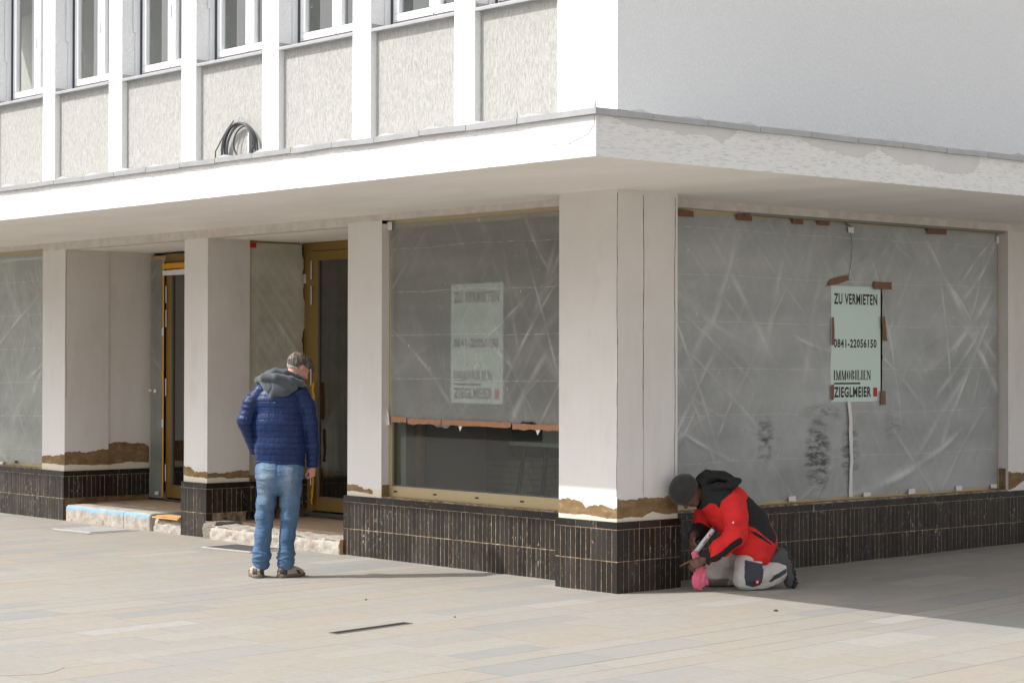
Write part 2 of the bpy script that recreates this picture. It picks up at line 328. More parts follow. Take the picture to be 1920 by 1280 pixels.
# dark hairline cracks in the corner pillar
m_crack = plain('crack_shadow', (.10, .06, .045), .9); mb = MB()
for yy, ph in ((.018, 1), (.31, 4), (.668, 8)):
    zz = ZP+.2; pts = []
    while zz < ZS-.01:
        pts.append((yy+.006*nz(zz*2.3, ph), zz)); zz += .06
    for (a, za), (b_, zb) in zip(pts, pts[1:]):
        wd = .0022+.0018*abs(nz(za*5, ph)) if (zb > 1.35 or ph != 4) else .0012
        mb.quad((-.0185, a-wd, za), (-.0185, a+wd, za), (-.0185, b_+wd, zb), (-.0185, b_-wd, zb))
    P(mb, 'crack', m_crack); mb = MB()
mb = MB(); zz = 1.4; pts = []
while zz < 3.1: pts.append((.345+.008*nz(zz*2.3, 2), zz)); zz += .06
for (a, za), (b_, zb) in zip(pts, pts[1:]): mb.quad((-9.4285, a-.002, za), (-9.4285, a+.002, za), (-9.4285, b_+.002, zb), (-9.4285, b_-.002, zb))
P(mb, 'crack', m_crack)
# plinth runs: dir 'x' faces -Y at y=const; 'y' faces +X at x=const
def plinth(kind, c, s0, s1, rows=(1, 2, 3), thick=.10, zoff=0, tail=None, gap=None):
    back = MB(); t = MB(); pr = .012; gr = .0060
    def bx(m_, a, b_, z0, z1, dep0, dep1):
        if kind == 'x': m_.box(a, b_, c+dep0, c+dep1, z0, z1)
        else: m_.box(c-dep1, c-dep0, a, b_, z0, z1)
    z_lo = 0 if 1 in rows else (.2495 if 2 in rows else .50)
    bx(back, s0+.001, s1-.001, z_lo-(.0 if z_lo else .05), ZP-.003, .0016, thick)
    n = max(1, round((s1-s0)/.0585)); pit = (s1-s0)/n
    for r_, (z0, z1) in ((1, (.0, .2475)), (2, (.2515, .5005))):
        if r_ not in rows: continue
        for i in range(n):
            if gap and r_ in gap[0] and gap[1](s0+i*pit): continue
            j = random.uniform(-.0012, .0012); wv = gr/2+random.uniform(-.0012, .0016)
            bx(t, s0+i*pit+(wv if i else 0), s0+(i+1)*pit-(gr/2 if i < n-1 else 0), z0+random.uniform(0, .003), z1-random.uniform(0, .003), j, pr)
    if 3 in rows:
        a = s0; m_ = max(1, round((s1-s0)/.25)); pp = (s1-s0)/m_
        for i in range(m_): bx(t, s0+i*pp+(.002 if i else 0), s0+(i+1)*pp-(.002 if i < m_-1 else 0), .504, ZP, random.uniform(-.001, .001), pr+.03)
    o = P(t, 'plinth_tiles', m_tile, bevel=.0012) if False else P(t, 'plinth_tiles', m_tile)
    q = back.build('grout_bed', m_grout); q.parent = o
    return o
plinth('x', 0.0, -.72, 0, thick=.012)
plinth('y', 0.0, .0135, .72, thick=.33)
plinth('x', .31, -4.035, -.722)
plinth('x', .31, -6.905, -6.415, thick=.012)
plinth('y', -6.415, .3235, .80, rows=(1, 2, 3), thick=.1, gap=((1,), lambda s: s > .36))
plinth('y', -6.415, .802, 1.58, rows=(2, 3), thick=.1)
plinth('x', .31, -13.0, -9.415, thick=.012)
plinth('y', -9.415, .3235, .90, rows=(2, 3), thick=.1)
plinth('y', -9.43, .902, 1.455, rows=(2, 3), thick=.1)
plinth('y', -.352, .60, 9.0)
# sills behind the plinth edge
def sill(kind, c0, c1, s0, s1, z=ZP):
    m_ = MB()
    if kind == 'x': m_.box(s0, s1, c0, c1, z-.02, z+.012)
    else: m_.box(c0, c1, s0, s1, z-.02, z+.012)
    return P(m_, 'window_ledge', m_grout)
sill('x', .345, .60, -3.474, -.70); sill('x', .345, .60, XL, -9.96); sill('y', -.70, -.387, .70, 5.72); sill('y', -6.7, -6.455, .86, 1.58)
# brown mortar bands with ragged edges
def band(kind, c, s0, s1, lo, hi, amp_lo=.012, amp_hi=.018, seed=0, mat=None, name='mortar_band', out=.004, step=.011):
    """lo / hi: lists of (s, z) control points"""
    def itp(cp, s):
        for (a, za), (b_, zb) in zip(cp, cp[1:]):
            if a <= s <= b_: return za+(zb-za)*(s-a)/(b_-a)
        return cp[0][1] if s < cp[0][0] else cp[-1][1]
    n = max(2, int((s1-s0)/step)); L = []
    for i in range(n+1):
        s = s0+(s1-s0)*i/n
        a = itp(lo, s)+amp_lo*(.6*nz(s*9, seed)+.4*random.uniform(-.3, 1)*abs(nz(s*31, seed+2)))
        b_ = itp(hi, s)+amp_hi*(.7*nz(s*11, seed+5)+.5*nz(s*47, seed+3)*random.random()); L.append((s, min(a, b_-.002), b_))
    m_ = MB()
    for (s, a, b_), (s2, a2, b2) in zip(L, L[1:]):
        g = (lambda s, z, d: (s, c-d, z)) if kind == 'x' else (lambda s, z, d: (c+d, s, z))
        m_.quad(g(s, a, out), g(s2, a2, out), g(s2, b2, out), g(s, b_, out))
        m_.quad(g(s, b_, out), g(s2, b2, out), g(s2, b2, 0), g(s, b_, 0)); m_.quad(g(s, a, 0), g(s2, a2, 0), g(s2, a2, out), g(s, a, out))
    return P(m_, name, mat or m_mortar, recalc=False)
def cream(kind, c, s0, s1, z1=.60): return band(kind, c, s0, s1, [(s0, ZP+.001)], [(s0, z1+.035)], 0, .01, random.random()*9, m_filler, 'filler_band', .002)
for k, c, a, b_ in (('x', .02, -.70, -.02), ('y', -.02, .02, .70), ('x', .33, -4.0, -3.474), ('x', .33, -6.88, -6.43), ('y', -6.43, .33, .85), ('x', .33, -9.96, -9.43), ('y', -9.43, .33, .90), ('y', -9.445, .902, 1.45)):
    cream(k, c, a, b_, .605)
band('x', .02, -.70, -.018, [(-.70, .60), (-.35, .60), (-.02, .585)], [(-.70, .715), (-.5, .712), (-.42, .70), (-.38, .665), (-.2, .685), (-.02, .67)], seed=1)
band('y', -.02, .018, .70, [(.02, .585), (.12, .60), (.3, .585), (.42, .63), (.55, .60), (.7, .60)], [(.02, .735), (.35, .735), (.7, .745)], seed=3)
band('x', .33, -4.0, -3.60, [(-4, .60), (-3.8, .605), (-3.6, .59)], [(-4, .675), (-3.85, .66), (-3.72, .625), (-3.66, .65), (-3.6, .62)], seed=5)
band('x', .33, -6.88, -6.428, [(-6.88, .625), (-6.43, .61)], [(-6.88, .72), (-6.75, .72), (-6.65, .66), (-6.43, .685)], seed=7)
band('y', -6.43, .33, .85, [(.33, .61), (.5, .62), (.62, .60), (.85, .60)], [(.33, .66), (.6, .665), (.85, .685)], seed=9)
band('x', .33, -9.96, -9.428, [(-9.96, .64), (-9.43, .63)], [(-9.96, .715), (-9.7, .73), (-9.43, .745)], seed=11)
band('y', -9.43, .33, .90, [(.33, .635), (.9, .615)], [(.33, .78), (.6, .77), (.9, .80)], seed=13)
band('y', -9.445, .902, 1.45, [(.9, .62), (1.2, .64), (1.45, .63)], [(.9, .865), (1.1, .875), (1.25, .86), (1.4, .845), (1.45, .80)], seed=15)
band('y', -.37, 5.72, 6.0, [(5.72, .57), (5.85, .60), (6, .66)], [(5.72, .75), (5.84, .74), (6, .72)], seed=17)
P(MB().box(-.47, -.40, 5.705, 5.7195, .572, .78), 'mortar_band', m_mortar)
P(MB().box(-3.4735, -3.466, .335, .42, .572, .68), 'mortar_band', m_mortar)
# canopy
XC = 1.772; YC = -1.915; ZT = 3.47
CAN = P(MB().box(XL, XC-.03, YC+.03, .33, ZS, ZT-.02).box(-.37, XC-.03, .332, YR, ZS, ZT-.02), 'canopy', m_soffit)
fa = MB(); fa.box(XL, XC, YC, YC+.028, ZS-.004, ZT); fa.box(XC-.028, XC, YC+.03, YR, ZS-.004, ZT)
SUB(fa, 'fascia', m_fascia, CAN)
SUB(MB().box(XL, XC-.028, YC+.028, .0, ZT-.018, ZT+.012).box(0.001, XC-.028, .0, YR, ZT-.018, ZT+.012), 'roof_sheet', m_zinc_top, CAN)
rnd = random.Random(3)
def flash(kind, s0, s1, first=False):
    """one zinc edge strip with a lapped joint and an upturned corner"""
    m_ = MB(); o = .035; t = rnd.uniform(-.004, .004); tl = rnd.uniform(-.004, .004); ins = .0015*(rnd.random()*2)
    zb, zt = 3.462, 3.502
    def q(s, d, z): return (s, YC-o-d, z) if kind == 'x' else (XC+o+d, s, z)
    # front face (two facets + drip), slightly skewed
    A = [q(s0, ins, zb+t), q(s1, ins, zb+tl), q(s1, ins, zt+tl), q(s0, ins, zt+t)]
    m_.quad(*A); m_.quad(q(s0, ins, zt+t), q(s1, ins, zt+tl), q(s1, -.30, zt+tl+.002), q(s0, -.30, zt+t+.002))
    m_.quad(q(s0, ins, zb+t), q(s1, ins, zb+tl), q(s1, -.03, zb+tl), q(s0, -.03, zb+t))
    m_.quad(q(s1, ins, zb+tl), q(s1, -.03, zb+tl), q(s1, -.03, zt+tl), q(s1, ins, zt+tl)); m_.quad(q(s0, ins, zb+t), q(s0, ins, zt+t), q(s0, -.03, zt+t), q(s0, -.03, zb+t))
    # lap lip rising over the neighbour
    h = rnd.uniform(.026, .036); l = rnd.uniform(.24, .33)
    if kind == 'x': e0, e1, pk = s0+.005, s0+.005+l, s0+.05
    else: e0, e1, pk = s1-.005, s1-.005-l, s1-.05
    zz = zt+(t if kind == 'x' else tl)
    a, b_, c = q(e0, -.004, zz-.001), q(e1, -.004, zz-.001), q(pk, -.05, zz+h)
    k = len(m_.v); m_.v += [a, b_, c, q(e0, -.10, zz), q(e1, -.10, zz), q(pk, -.10, zz+h*.9)]
    m_.f += [(k, k+1, k+2), (k+1, k+4, k+5, k+2), (k, k+2, k+5, k+3)]; m_.mi += [0, 0, 0]
    # dark notch of the joint
    o_ = SUB(m_, 'flashing', m_zinc, CAN, recalc=False); return o_
x = XC+.037
seams = [1.517, .99, .44, -.09, -.60, -1.16, -1.70, -2.24, -2.79, -3.33, -3.87, -4.41, -4.95, -5.5, -6.04, -6.6, -7.15, -7.7, -8.25, -8.8, -9.35, -9.9, -10.45, -11.0, -11.6, -12.2, -12.8]
prev = x
for s in [1.02, .47, -.06, -.6]+[-1.14-.545*i for i in range(22)]:
    flash('x', s+.003, prev-.003); prev = s
prev = YC-.0345
for s in [-1.417, -.878, -.339, .221, .749, 1.29, 1.827, 2.362]+[2.9+.54*i for i in range(12)]:
    flash('y', prev+.003, s-.003); prev = s
# joint covers
mb = MB(); mb.box(XC+.02, XC+.039, YC-.039, YC-.02, 3.46, 3.505); mb.prism([(1.79, 3.504), (1.80, 3.55), (1.806, 3.504)], 'y', YC-.036, YC-.03)
SUB(mb, 'corner_bracket', m_zinc, CAN); mb = MB(); mb.prism([(1.00, 3.50), (1.012, 3.545), (1.02, 3.50)], 'y', YC-.03, YC-.024)
SUB(mb, 'corner_bracket', m_zinc, CAN)
# smooth repair patch and grey primer under the zinc, both real thin coats
m_patch = plain('smooth_filler_coat', (.70, .70, .715), .6, 0, .03, 3, .0008)
m_primer = plain('grey_primer_coat', (.68, .67, .66), .8, 0, .08, 5, .002)
q = band('x', YC, 1.13, 1.758, [(1.13, 3.385), (1.2, 3.33), (1.3, 3.30), (1.5, 3.285), (1.6, 3.31), (1.70, 3.34), (1.758, 3.40)], [(1.13, 3.46)], .006, 0, 3, m_patch, 'repair_patch'); q.parent = CAN; q.matrix_parent_inverse = Matrix()
def prim(kind, c, s0, s1, cps, seed):
    q = band(kind, c, s0, s1, cps, [(s0, 3.466)], .022, 0, seed, m_primer, 'primer_coat', .003); q.parent = CAN; q.matrix_parent_inverse = Matrix()
prim('y', XC, -1.75, -.55, [(-1.75, 3.44), (-1.6, 3.41), (-1.3, 3.405), (-1.1, 3.39), (-.9, 3.40), (-.7, 3.365), (-.55, 3.44)], 2)
prim('y', XC, .15, 1.0, [(.15, 3.43), (.4, 3.39), (.6, 3.365), (.85, 3.36), (1.0, 3.43)], 6)
prim('y', XC, 1.06, 2.3, [(1.06, 3.43), (1.3, 3.34), (1.5, 3.36), (1.7, 3.33), (2.0, 3.30), (2.2, 3.33), (2.3, 3.42)], 8)
prim('x', YC, -1.1, .5, [(-1.1, 3.455), (-.8, 3.42), (-.2, 3.405), (.2, 3.43), (.5, 3.455)], 12)
for s, z0, z1 in ((1.25, ZS, 3.30), (1.52, 3.215, 3.29)): mb = MB(); mb.quad((s-.0015, YC-.0006, z0), (s+.0015, YC-.0006, z0), (s+.0015, YC-.0006, z1), (s-.0015, YC-.0006, z1)); SUB(mb, 'hairline', m_crack, CAN)
# rust stains on the left fascia
mb = MB()
for s, w_, z0 in ((-10.03, .03, 3.25), (-9.93, .012, 3.2), (-9.87, .008, 3.22)):
    mb.prism([(s-w_, 3.45), (s+w_, 3.45), (s+w_*.3, z0+.08), (s, z0), (s-w_*.25, z0+.1)], 'y', YC-.001, YC)
SUB(mb, 'rust_streak', plain('rust_streak', rgb(206, 184, 168), .9, 0, .12, 40), CAN)
# ---------------------------------------------------------------- upper storeys
ZU = ZT+.012; ZTOP = 10.5; X1 = -2.0246; PT = 1.4659; CW = .2741
P(MB().box(-.7025, 0, .0, .5, ZU, ZTOP).box(-.30, 0, .5, YR+6, ZU, ZTOP), 'upper_wall', m_white)
P(MB().box(XL, 0, .5, YR, ZTOP-.2, ZTOP-.01).box(XL, 0, 0, .5, 8.0, ZTOP-.02), 'roof', m_white)
for i in range(9):
    x0 = X1-i*PT
    P(MB().box(x0, x0+CW, 0, .35, ZU, 8.0), 'column', m_white)
for i in range(9):
    xr = X1-(i-1)*PT if i else -.7025
    xl = X1-i*PT+CW
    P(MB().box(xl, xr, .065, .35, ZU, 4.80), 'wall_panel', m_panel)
    # zinc sill
    m_ = MB(); m_.prism([(-.005, 4.812), (-.005, 4.836), (.0, 4.842), (.235, 4.858), (.235, 4.80), (.064, 4.80), (.064, 4.815), (.003, 4.812)], 'x', xl-.0, xr)
    m_.box(xl, xl+.012, .0, .22, 4.84, 4.885)
    P(m_, 'window_sill', m_zinc)
    W = P(MB().box(xl, xr, .226, .30, 4.858, 4.90).box(xl, xl+.07, .226, .30, 4.90, 6.35).box(xr-.07, xr, .226, .30, 4.90, 6.35).box(xl, xr, .226, .30, 6.35, 6.42), 'window', m_pvc, bevel=.004)
    cx = (xl+xr)/2; xa, xb = xl+.075, xr-.075; cx = xl+.66
    for (a, b_) in ((xa, cx), (cx+.004, xb)):
        f = MB().box(a, b_, .205, .27, 4.905, 4.985).box(a, a+.075, .205, .27, 4.985, 6.27).box(b_-.075, b_, .205, .27, 4.985, 6.27).box(a, b_, .205, .27, 6.27, 6.345)
        f.box(a, b_, .198, .21, 4.905, 4.925)
        s_ = f.build('sash', m_pvc, bevel=.006); s_.parent = W
    g_ = MB().box(xa+.07, cx-.07, .245, .251, 4.98, 6.28).box(cx+.07, xb-.07, .245, .251, 4.98, 6.28).build('pane', m_glass_u); g_.parent = W
    r_ = MB().box(xl+.004, xl+.034, .155, .222, 4.87, 6.4).box(xl+.012, xl+.045, .130, .158, 5.42 if i % 2 else 5.35, 6.4).build('guide_rail', m_pvc); r_.parent = W
    r_ = MB().box(xl+.0345, xl+.039, .20, .2255, 4.87, 6.4).build('gasket', m_gasket); r_.parent = W
    h_ = MB()
    for zz in (5.05, 5.14): h_.box(xa+.07, xa+.12, .256, .262, zz+.18, zz+.186)
    h_.box(cx-.02, cx+.0, .19, .205, 5.45, 5.57).build('window_handle', m_pvc).parent = W
P(MB().box(XL, -.7, .065, .35, 6.42, 8.0), 'wall_panel', m_white)
P(MB().box(XL, -.31, 2.3, 2.4, ZU, 8), 'room_wall', m_curtain)
P(MB().box(XL, -.31, .36, 2.3, 6.6, 6.7).box(XL, -.31, .36, 2.3, ZU, 3.6), 'room_ceiling', m_room)
# ---------------------------------------------------------------- shop rooms
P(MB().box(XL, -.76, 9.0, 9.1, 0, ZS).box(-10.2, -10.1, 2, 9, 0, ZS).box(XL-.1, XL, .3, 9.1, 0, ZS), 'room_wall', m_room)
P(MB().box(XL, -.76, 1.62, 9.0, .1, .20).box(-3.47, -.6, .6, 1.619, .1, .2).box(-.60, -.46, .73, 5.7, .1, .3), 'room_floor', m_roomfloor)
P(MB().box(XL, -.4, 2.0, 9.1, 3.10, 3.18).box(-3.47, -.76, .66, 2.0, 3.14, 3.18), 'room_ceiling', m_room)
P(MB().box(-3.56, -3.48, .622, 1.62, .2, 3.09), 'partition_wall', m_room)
# shop windows
def shop_window_x(x0, x1, yg, z0, z1, mat, bot, top, left=.05):
    m_ = MB().box(x0, x1, yg-.025, yg+.05, z0, z0+bot).box(x0, x1, yg-.025, yg+.05, z1-top, z1).box(x0, x0+left, yg-.025, yg+.05, z0+bot, z1-top).box(x1-.05, x1, yg-.025, yg+.05, z0+bot, z1-top)
    W = P(m_, 'shop_window', mat, bevel=.003)
    MB().box(x0+left, x1-.05, yg+.005, yg+.012, z0+bot, z1-top).build('pane', m_glass).parent = W
    q = MB().box(x0+left, x1-.05, yg-.008, yg+.004, z0+bot, z0+bot+.012).box(x0+left, x0+left+.012, yg-.008, yg+.004, z0+bot+.012, z1-top).build('gasket', m_gasket); q.parent = W
    return W
W1 = shop_window_x(-3.474, -.72, .44, .572, 3.13, m_alu, .10, .075)
q = MB()
for xx in (-3.37, -2.79, -2.20, -1.60, -.95): q.box(xx-.024, xx+.024, .4115, .4155, .617, .631)
q.build('drain_slot', m_black).parent = W1
W2 = shop_window_x(XL, -9.96, .44, .572, 3.13, m_alu, .09, .075)
# large window facing +X
W3 = P(MB().box(-.56, -.490, .72, 5.7195, .572, .68).box(-.56, -.490, .72, 5.7195, 3.06, 3.12).box(-.56, -.490, 5.665, 5.7195, .68, 3.06).box(-.56, -.490, .72, .78, .68, 3.06), 'shop_window', m_alu, bevel=.003)
MB().box(-.503, -.499, .78, 5.665, .68, 3.06).build('pane', m_glass).parent = W3
# side window in the second door recess
W4 = P(MB().box(-6.56, -6.50, .86, 1.54, .575, .65).box(-6.56, -6.50, .86, 1.54, 3.03, 3.097).box(-6.56, -6.50, 1.48, 1.54, .65, 3.03).box(-6.56, -6.50, .86, .90, .65, 3.03), 'side_window', m_alu, bevel=.003)
MB().box(-6.54, -6.535, .90, 1.48, .65, 3.03).build('pane', m_glass).parent = W4
MB().box(-6.4995, -6.497, 1.10, 1.16, .612, .626).build('drain_slot', m_black).parent = W4
# doors
def door(x0, leaf0, leaf1, x1, y, z0, z1, hinges, label, sidelight=None):
    D = P(MB().box(x0, leaf0-.004, y, y+.07, z0, z1).box(leaf1+.004, x1, y, y+.07, z0, z1).box(leaf0-.004, leaf1+.004, y, y+.07, z1-.09, z1), 'door', m_gold, bevel=.003)
    D['label'] = label
    zl = z1-.095
    l = MB().box(leaf0, leaf0+.10, y-.012, y+.05, z0+.02, zl).box(leaf1-.10, leaf1, y-.012, y+.05, z0+.02, zl).box(leaf0+.10, leaf1-.10, y-.012, y+.05, zl-.10, zl).box(leaf0+.10, leaf1-.10, y-.012, y+.05, z0+.02, z0+.16)
    l.build('leaf_frame', m_gold, bevel=.003).parent = D
    MB().box(leaf0+.10, leaf1-.10, y+.01, y+.02, z0+.16, zl-.10).build('pane', m_glass_d).parent = D
    MB().box(leaf0+.1005, leaf0+.112, y-.006, y+.009, z0+.16, zl-.10).box(leaf0+.112, leaf1-.1005, y-.006, y+.009, z0+.16, z0+.17).build('gasket', m_gasket).parent = D
    for hz in hinges:
        h = MB(); h.tube([(leaf0-.004, y-.024, hz), (leaf0-.004, y-.024, hz+.20)], .013, 10); h.box(leaf0-.012, leaf0+.004, y-.02, y+.0, hz+.02, hz+.18)
        h.build('hinge', m_steel).parent = D
    MB().box(x0, x1, y-.03, y+.10, z0-.03, z0-.001).build('threshold', m_dark).parent = D
    if sidelight: MB().box(leaf1-.06, leaf1-.03, y-.05, y-.035, 1.1, 1.5).build('handle', m_steel).parent = D
    return D
D1 = door(-9.10, -9.05, -8.05, -7.9, 1.466, .215, 3.075, (2.50, 2.22, 1.42, .42), 'gold door with yellow tape along its hinge side', 1)
D2 = door(-6.50, -6.31, -5.20, -5.0, 1.583, .215, 3.095, (2.70, 2.43, 1.56, .50), 'gold door with dark glass behind the standing man', 1)
P(MB().box(-7.9, -7.0, 1.466, 1.52, .215, 3.09).box(-5.0, -3.5, 1.583, 1.62, .215, 3.09), 'panel', m_gold)
P(MB().box(-6.98, -6.93, 1.3, 1.6, .2, 3.097), 'wall', m_plaster)
SLT = P(MB().box(-9.43, -9.39, 1.466, 1.53, .215, 3.06).box(-9.39, -9.1045, 1.466, 1.53, .215, .29).box(-9.39, -9.1045, 1.466, 1.53, 2.98, 3.06), 'side_light', m_alu)
MB().box(-9.39, -9.1045, 1.49, 1.497, .29, 2.98).build('pane', m_glass).parent = SLT
# mortar under the hanging tile rows in the recesses
P(MB().box(-9.53, -9.44, .335, 1.455, 0.0, .2490), 'recess_mortar_base', m_mortar)
P(MB().box(-6.53, -6.45, .33, 1.58, 0.0, .2490), 'recess_mortar_base', m_mortar)
mb = MB()                                # broken leaning tiles at the foot of the second recess
for i in range(9):
    y0 = .62+i*.062; zt = .24-.008*i; lean = .03
    mb.prism([(y0+lean, .249), (y0+lean+.05, .249), (y0+.05, .17), (y0, .17)], 'x', -6.44, -6.418)
P(mb, 'broken_tiles', m_tile)

# ================================================================= loose things
# raised door steps
def rough_block(name, label, x0, x1, y0, y1, z0, z1, mat, amp=.012, step=.03, seed=0, round_=.02, cat='step'):
    bm = bmesh.new(); bmesh.ops.create_cube(bm, size=1)
    nx, ny, nzn = int((x1-x0)/step), max(2, int((y1-y0)/step)), max(3, int((z1-z0)/(step*.7)))
    bm.free(); V = []; Fc = []; idx = {}
    def vid(i, j, k):
        if (i, j, k) not in idx:
            x, y, z = x0+(x1-x0)*i/nx, y0+(y1-y0)*j/ny, z0+(z1-z0)*k/nzn
            n = (nz(x*6+z*9+y*4, seed)+.6*nz(x*17-z*31+y*13, seed+4)+.35*random.uniform(-1, 1))*amp
            if j == 0: y += n+(round_*(max(0, (k/nzn-.7)/.3))**2 if k else 0)+amp
            if k == nzn: z += n*.6-(.015 if j == 0 else 0)
            idx[(i, j, k)] = len(V); V.append((x, y, z))
        return idx[(i, j, k)]
    for i in range(nx):
        for k in range(nzn): Fc.append((vid(i, 0, k), vid(i+1, 0, k), vid(i+1, 0, k+1), vid(i, 0, k+1)))
        for j in range(ny): Fc.append((vid(i, j, nzn), vid(i+1, j, nzn), vid(i+1, j+1, nzn), vid(i, j+1, nzn)))
    for k in range(nzn):
        for j in range(ny):
            Fc.append((vid(0, j, k), vid(0, j, k+1), vid(0, j+1, k+1), vid(0, j+1, k))); Fc.append((vid(nx, j, k), vid(nx, j+1, k), vid(nx, j+1, k+1), vid(nx, j, k+1)))
    me = bpy.data.meshes.new(name); me.from_pydata(V, [], Fc); me.materials.append(mat); me.polygons.foreach_set('use_smooth', [True]*len(Fc))
    return tag(link(name, me), label, cat)
def mat_step(blue):
    b = NB('step_concrete_blue' if blue else 'step_concrete'); z = b.xyz()[2]; x = b.xyz()[0]
    c = b.ramp(b.noise(9, 6, .7), [(.3, rgb(160, 146, 134)), (.5, rgb(190, 182, 172)), (.7, rgb(206, 200, 192))])
    pit = b.ramp(b.noise(16, 5, .75), [(.58, 0), (.66, 1)]); c = b.mix(b.math('MULTIPLY', pit, .45), c, rgb(140, 122, 104))
    if blue:
        m1 = b.ramp(b.math('ADD', z, b.math('MULTIPLY', b.math('SUBTRACT', b.noise(11, 5, .7), .5), .07)), [(.125, 0), (.14, 1)])
        m2 = b.ramp(b.noise(7, 4, .7), [(.36, 0), (.5, 1)]); top = b.ramp(z, [(.172, 1), (.18, 0)])
        k = b.math('MULTIPLY', b.math('MULTIPLY', m1, m2), top)
        c = b.mix(b.math('MULTIPLY', k, .8), c, rgb(134, 190, 222))
        drk = b.ramp(b.noise(13, 5, .7, b.map((1, 1, 1.4))), [(.60, 0), (.66, 1)]); c = b.mix(b.math('MULTIPLY', drk, b.ramp(z, [(.02, .8), (.09, 0)])), c, rgb(70, 54, 44))
        jt = b.ramp(b.math('ABSOLUTE', b.math('ADD', x, 8.05)), [(.006, 1), (.012, 0)]); c = b.mix(b.math('MULTIPLY', jt, .8), c, rgb(120, 110, 100))
    return b.fin(c, .95, b.bump(b.noise(40, 6, .75), .02), spec=.2)
m_sb, m_s2 = mat_step(True), mat_step(False)
rough_block('door_step', 'grey concrete door step with faded blue paint along its edge', -9.32, -7.50, .29, .75, -.02, .185, m_sb, .004, .03, 1, .01)
rough_block('concrete_lump', 'short broken concrete edge under the pine board', -7.47, -6.92, .31, .7, -.02, .135, m_s2, .014, .03, 5, .02, 'concrete')
rough_block('door_step', 'rough chipped concrete door step behind the standing man', -6.25, -4.04, .24, .62, -.02, .135, m_s2, .016, .028, 9, .03)
tag(MB().box(-9.42, -6.9, .752, 1.64, 0, .19).build('recess_floor', m_floor), 'dusty brown slab floor inside the recess with the taped door', 'floor')
tag(MB().box(-6.43, -4.04, .622, 1.66, 0, .155).build('recess_floor', m_floor), 'grey dusty slab floor below the door behind the man', 'floor')
tag(rough_block('mortar_lump', 'grey crumbling mortar lump between step and tiled pillar', -6.43, -6.22, .27, .6, -.02, .17, m_conc, .01, .03, 4, .03, 'mortar'))
t = MB(); t.box(-7.42, -6.91, .27, .47, .150, .166); t.box(-7.36, -6.91, .29, .45, .169, .182)
tag(t.build('pine_board', m_wood, bevel=.002), 'pale pine board scraps lying on the recess edge by the pillar', 'board')
t = MB(); t.prism([(-4.055, -.0), (-4.04, 0), (-4.035, .14), (-4.05, .12)], 'y', .27, .31)
tag(t.build('wood_wedge', m_wood), 'small orange wood wedge standing against the tiled wall corner', 'wedge')
# floor hatches
m_hatch_l = plain('light_paved_lid', (.36, .36, .355), .85, 0, .06, 20, .002)
m_hatch_d = plain('dark_steel_lid', (.07, .07, .07), .85, 0, .1, 25, .002)
m_galv = plain('galvanised_frame', (.50, .50, .49), .6, 0, .05)
m_cem = plain('cement_surround', (.30, .28, .25), .9, 0, .1, 8, .003)
def hatch(c, rz, sx, sy, lid, label, bw=.10):
    T = thing('floor_hatch', label, 'hatch', (c[0], c[1], .0), 'floor hatches in the paving', rz)
    MB().box(-sx/2-bw, sx/2+bw, -sy/2-bw, sy/2+bw, .001, .0045).build('surround', m_cem, T)
    f = MB(); t_ = .018
    f.box(-sx/2-t_, sx/2+t_, -sy/2-t_, -sy/2, .0, .012); f.box(-sx/2-t_, sx/2+t_, sy/2, sy/2+t_, .0, .012); f.box(-sx/2-t_, -sx/2, -sy/2, sy/2, 0, .012); f.box(sx/2, sx/2+t_, -sy/2, sy/2, 0, .012)
    f.build('frame', m_galv, T); MB().box(-sx/2+.003, sx/2-.003, -sy/2+.003, sy/2-.003, 0, .0095).build('lid', lid, T)
hatch((-8.02, -.13), RAD(5), .66, .46, m_hatch_l, 'floor hatch with light paved lid in front of the blue painted step')
hatch((-5.13, -.08), RAD(6), .70, .42, m_hatch_d, 'floor hatch with dark steel lid left of the standing man', .07)
# slot drain
T = thing('slot_drain', 'narrow dark slotted drain grate set in the foreground paving', 'drain', (.395, -2.72, .0), None, RAD(8.3))
MB().box(-.042, .042, -.37, .37, .001, .0045).build('frame', m_steel, T)
s_ = MB()
for i in range(36): s_.box(-.033, .033, -.36+i*.02, -.36+i*.02+.011, .0047, .0065)
s_.build('slots', m_black, T)
# cement patch, foreground left
pts = []
for k in range(26):
    a = 2*pi*k/26; pts.append((.15+.62*cos(a)*(1+.07*nz(a*2, 1)), -5.42+.30*sin(a)*(1+.35*nz(a*3, 4))))
m_ = MB(); m_.prism(pts, 'z', .0004, .0016)
tag(m_.build('cement_patch', plain('cement_patch', (.37, .345, .31), .95, 0, .12, 14, .01)), 'rounded light cement patch smeared over paving at the near left', 'patch')
# crumbs and litter on the paving (each a small thing)
for i, (x, y, r, lab) in enumerate(((1.55, .12, .016, 'tiny dark crumb on sunlit paving right of the kneeling man'), (-.95, -1.75, .010, 'tiny dark pebble on paving before the tiled wall'), (.3, -1.9, .009, 'tiny pebble on paving right of the slot drain'))):
    bm = bmesh.new(); bmesh.ops.create_icosphere(bm, subdivisions=2, radius=r)
    for v_ in bm.verts: v_.co *= random.uniform(.75, 1.2); v_.co.z = v_.co.z*.5+r*.4
    me = bpy.data.meshes.new('pebble'); bm.to_mesh(me); bm.free(); me.materials.append(m_dark); tag(link('pebble', me, None, (x, y, 0)), lab, 'pebble', 'crumbs on the paving')

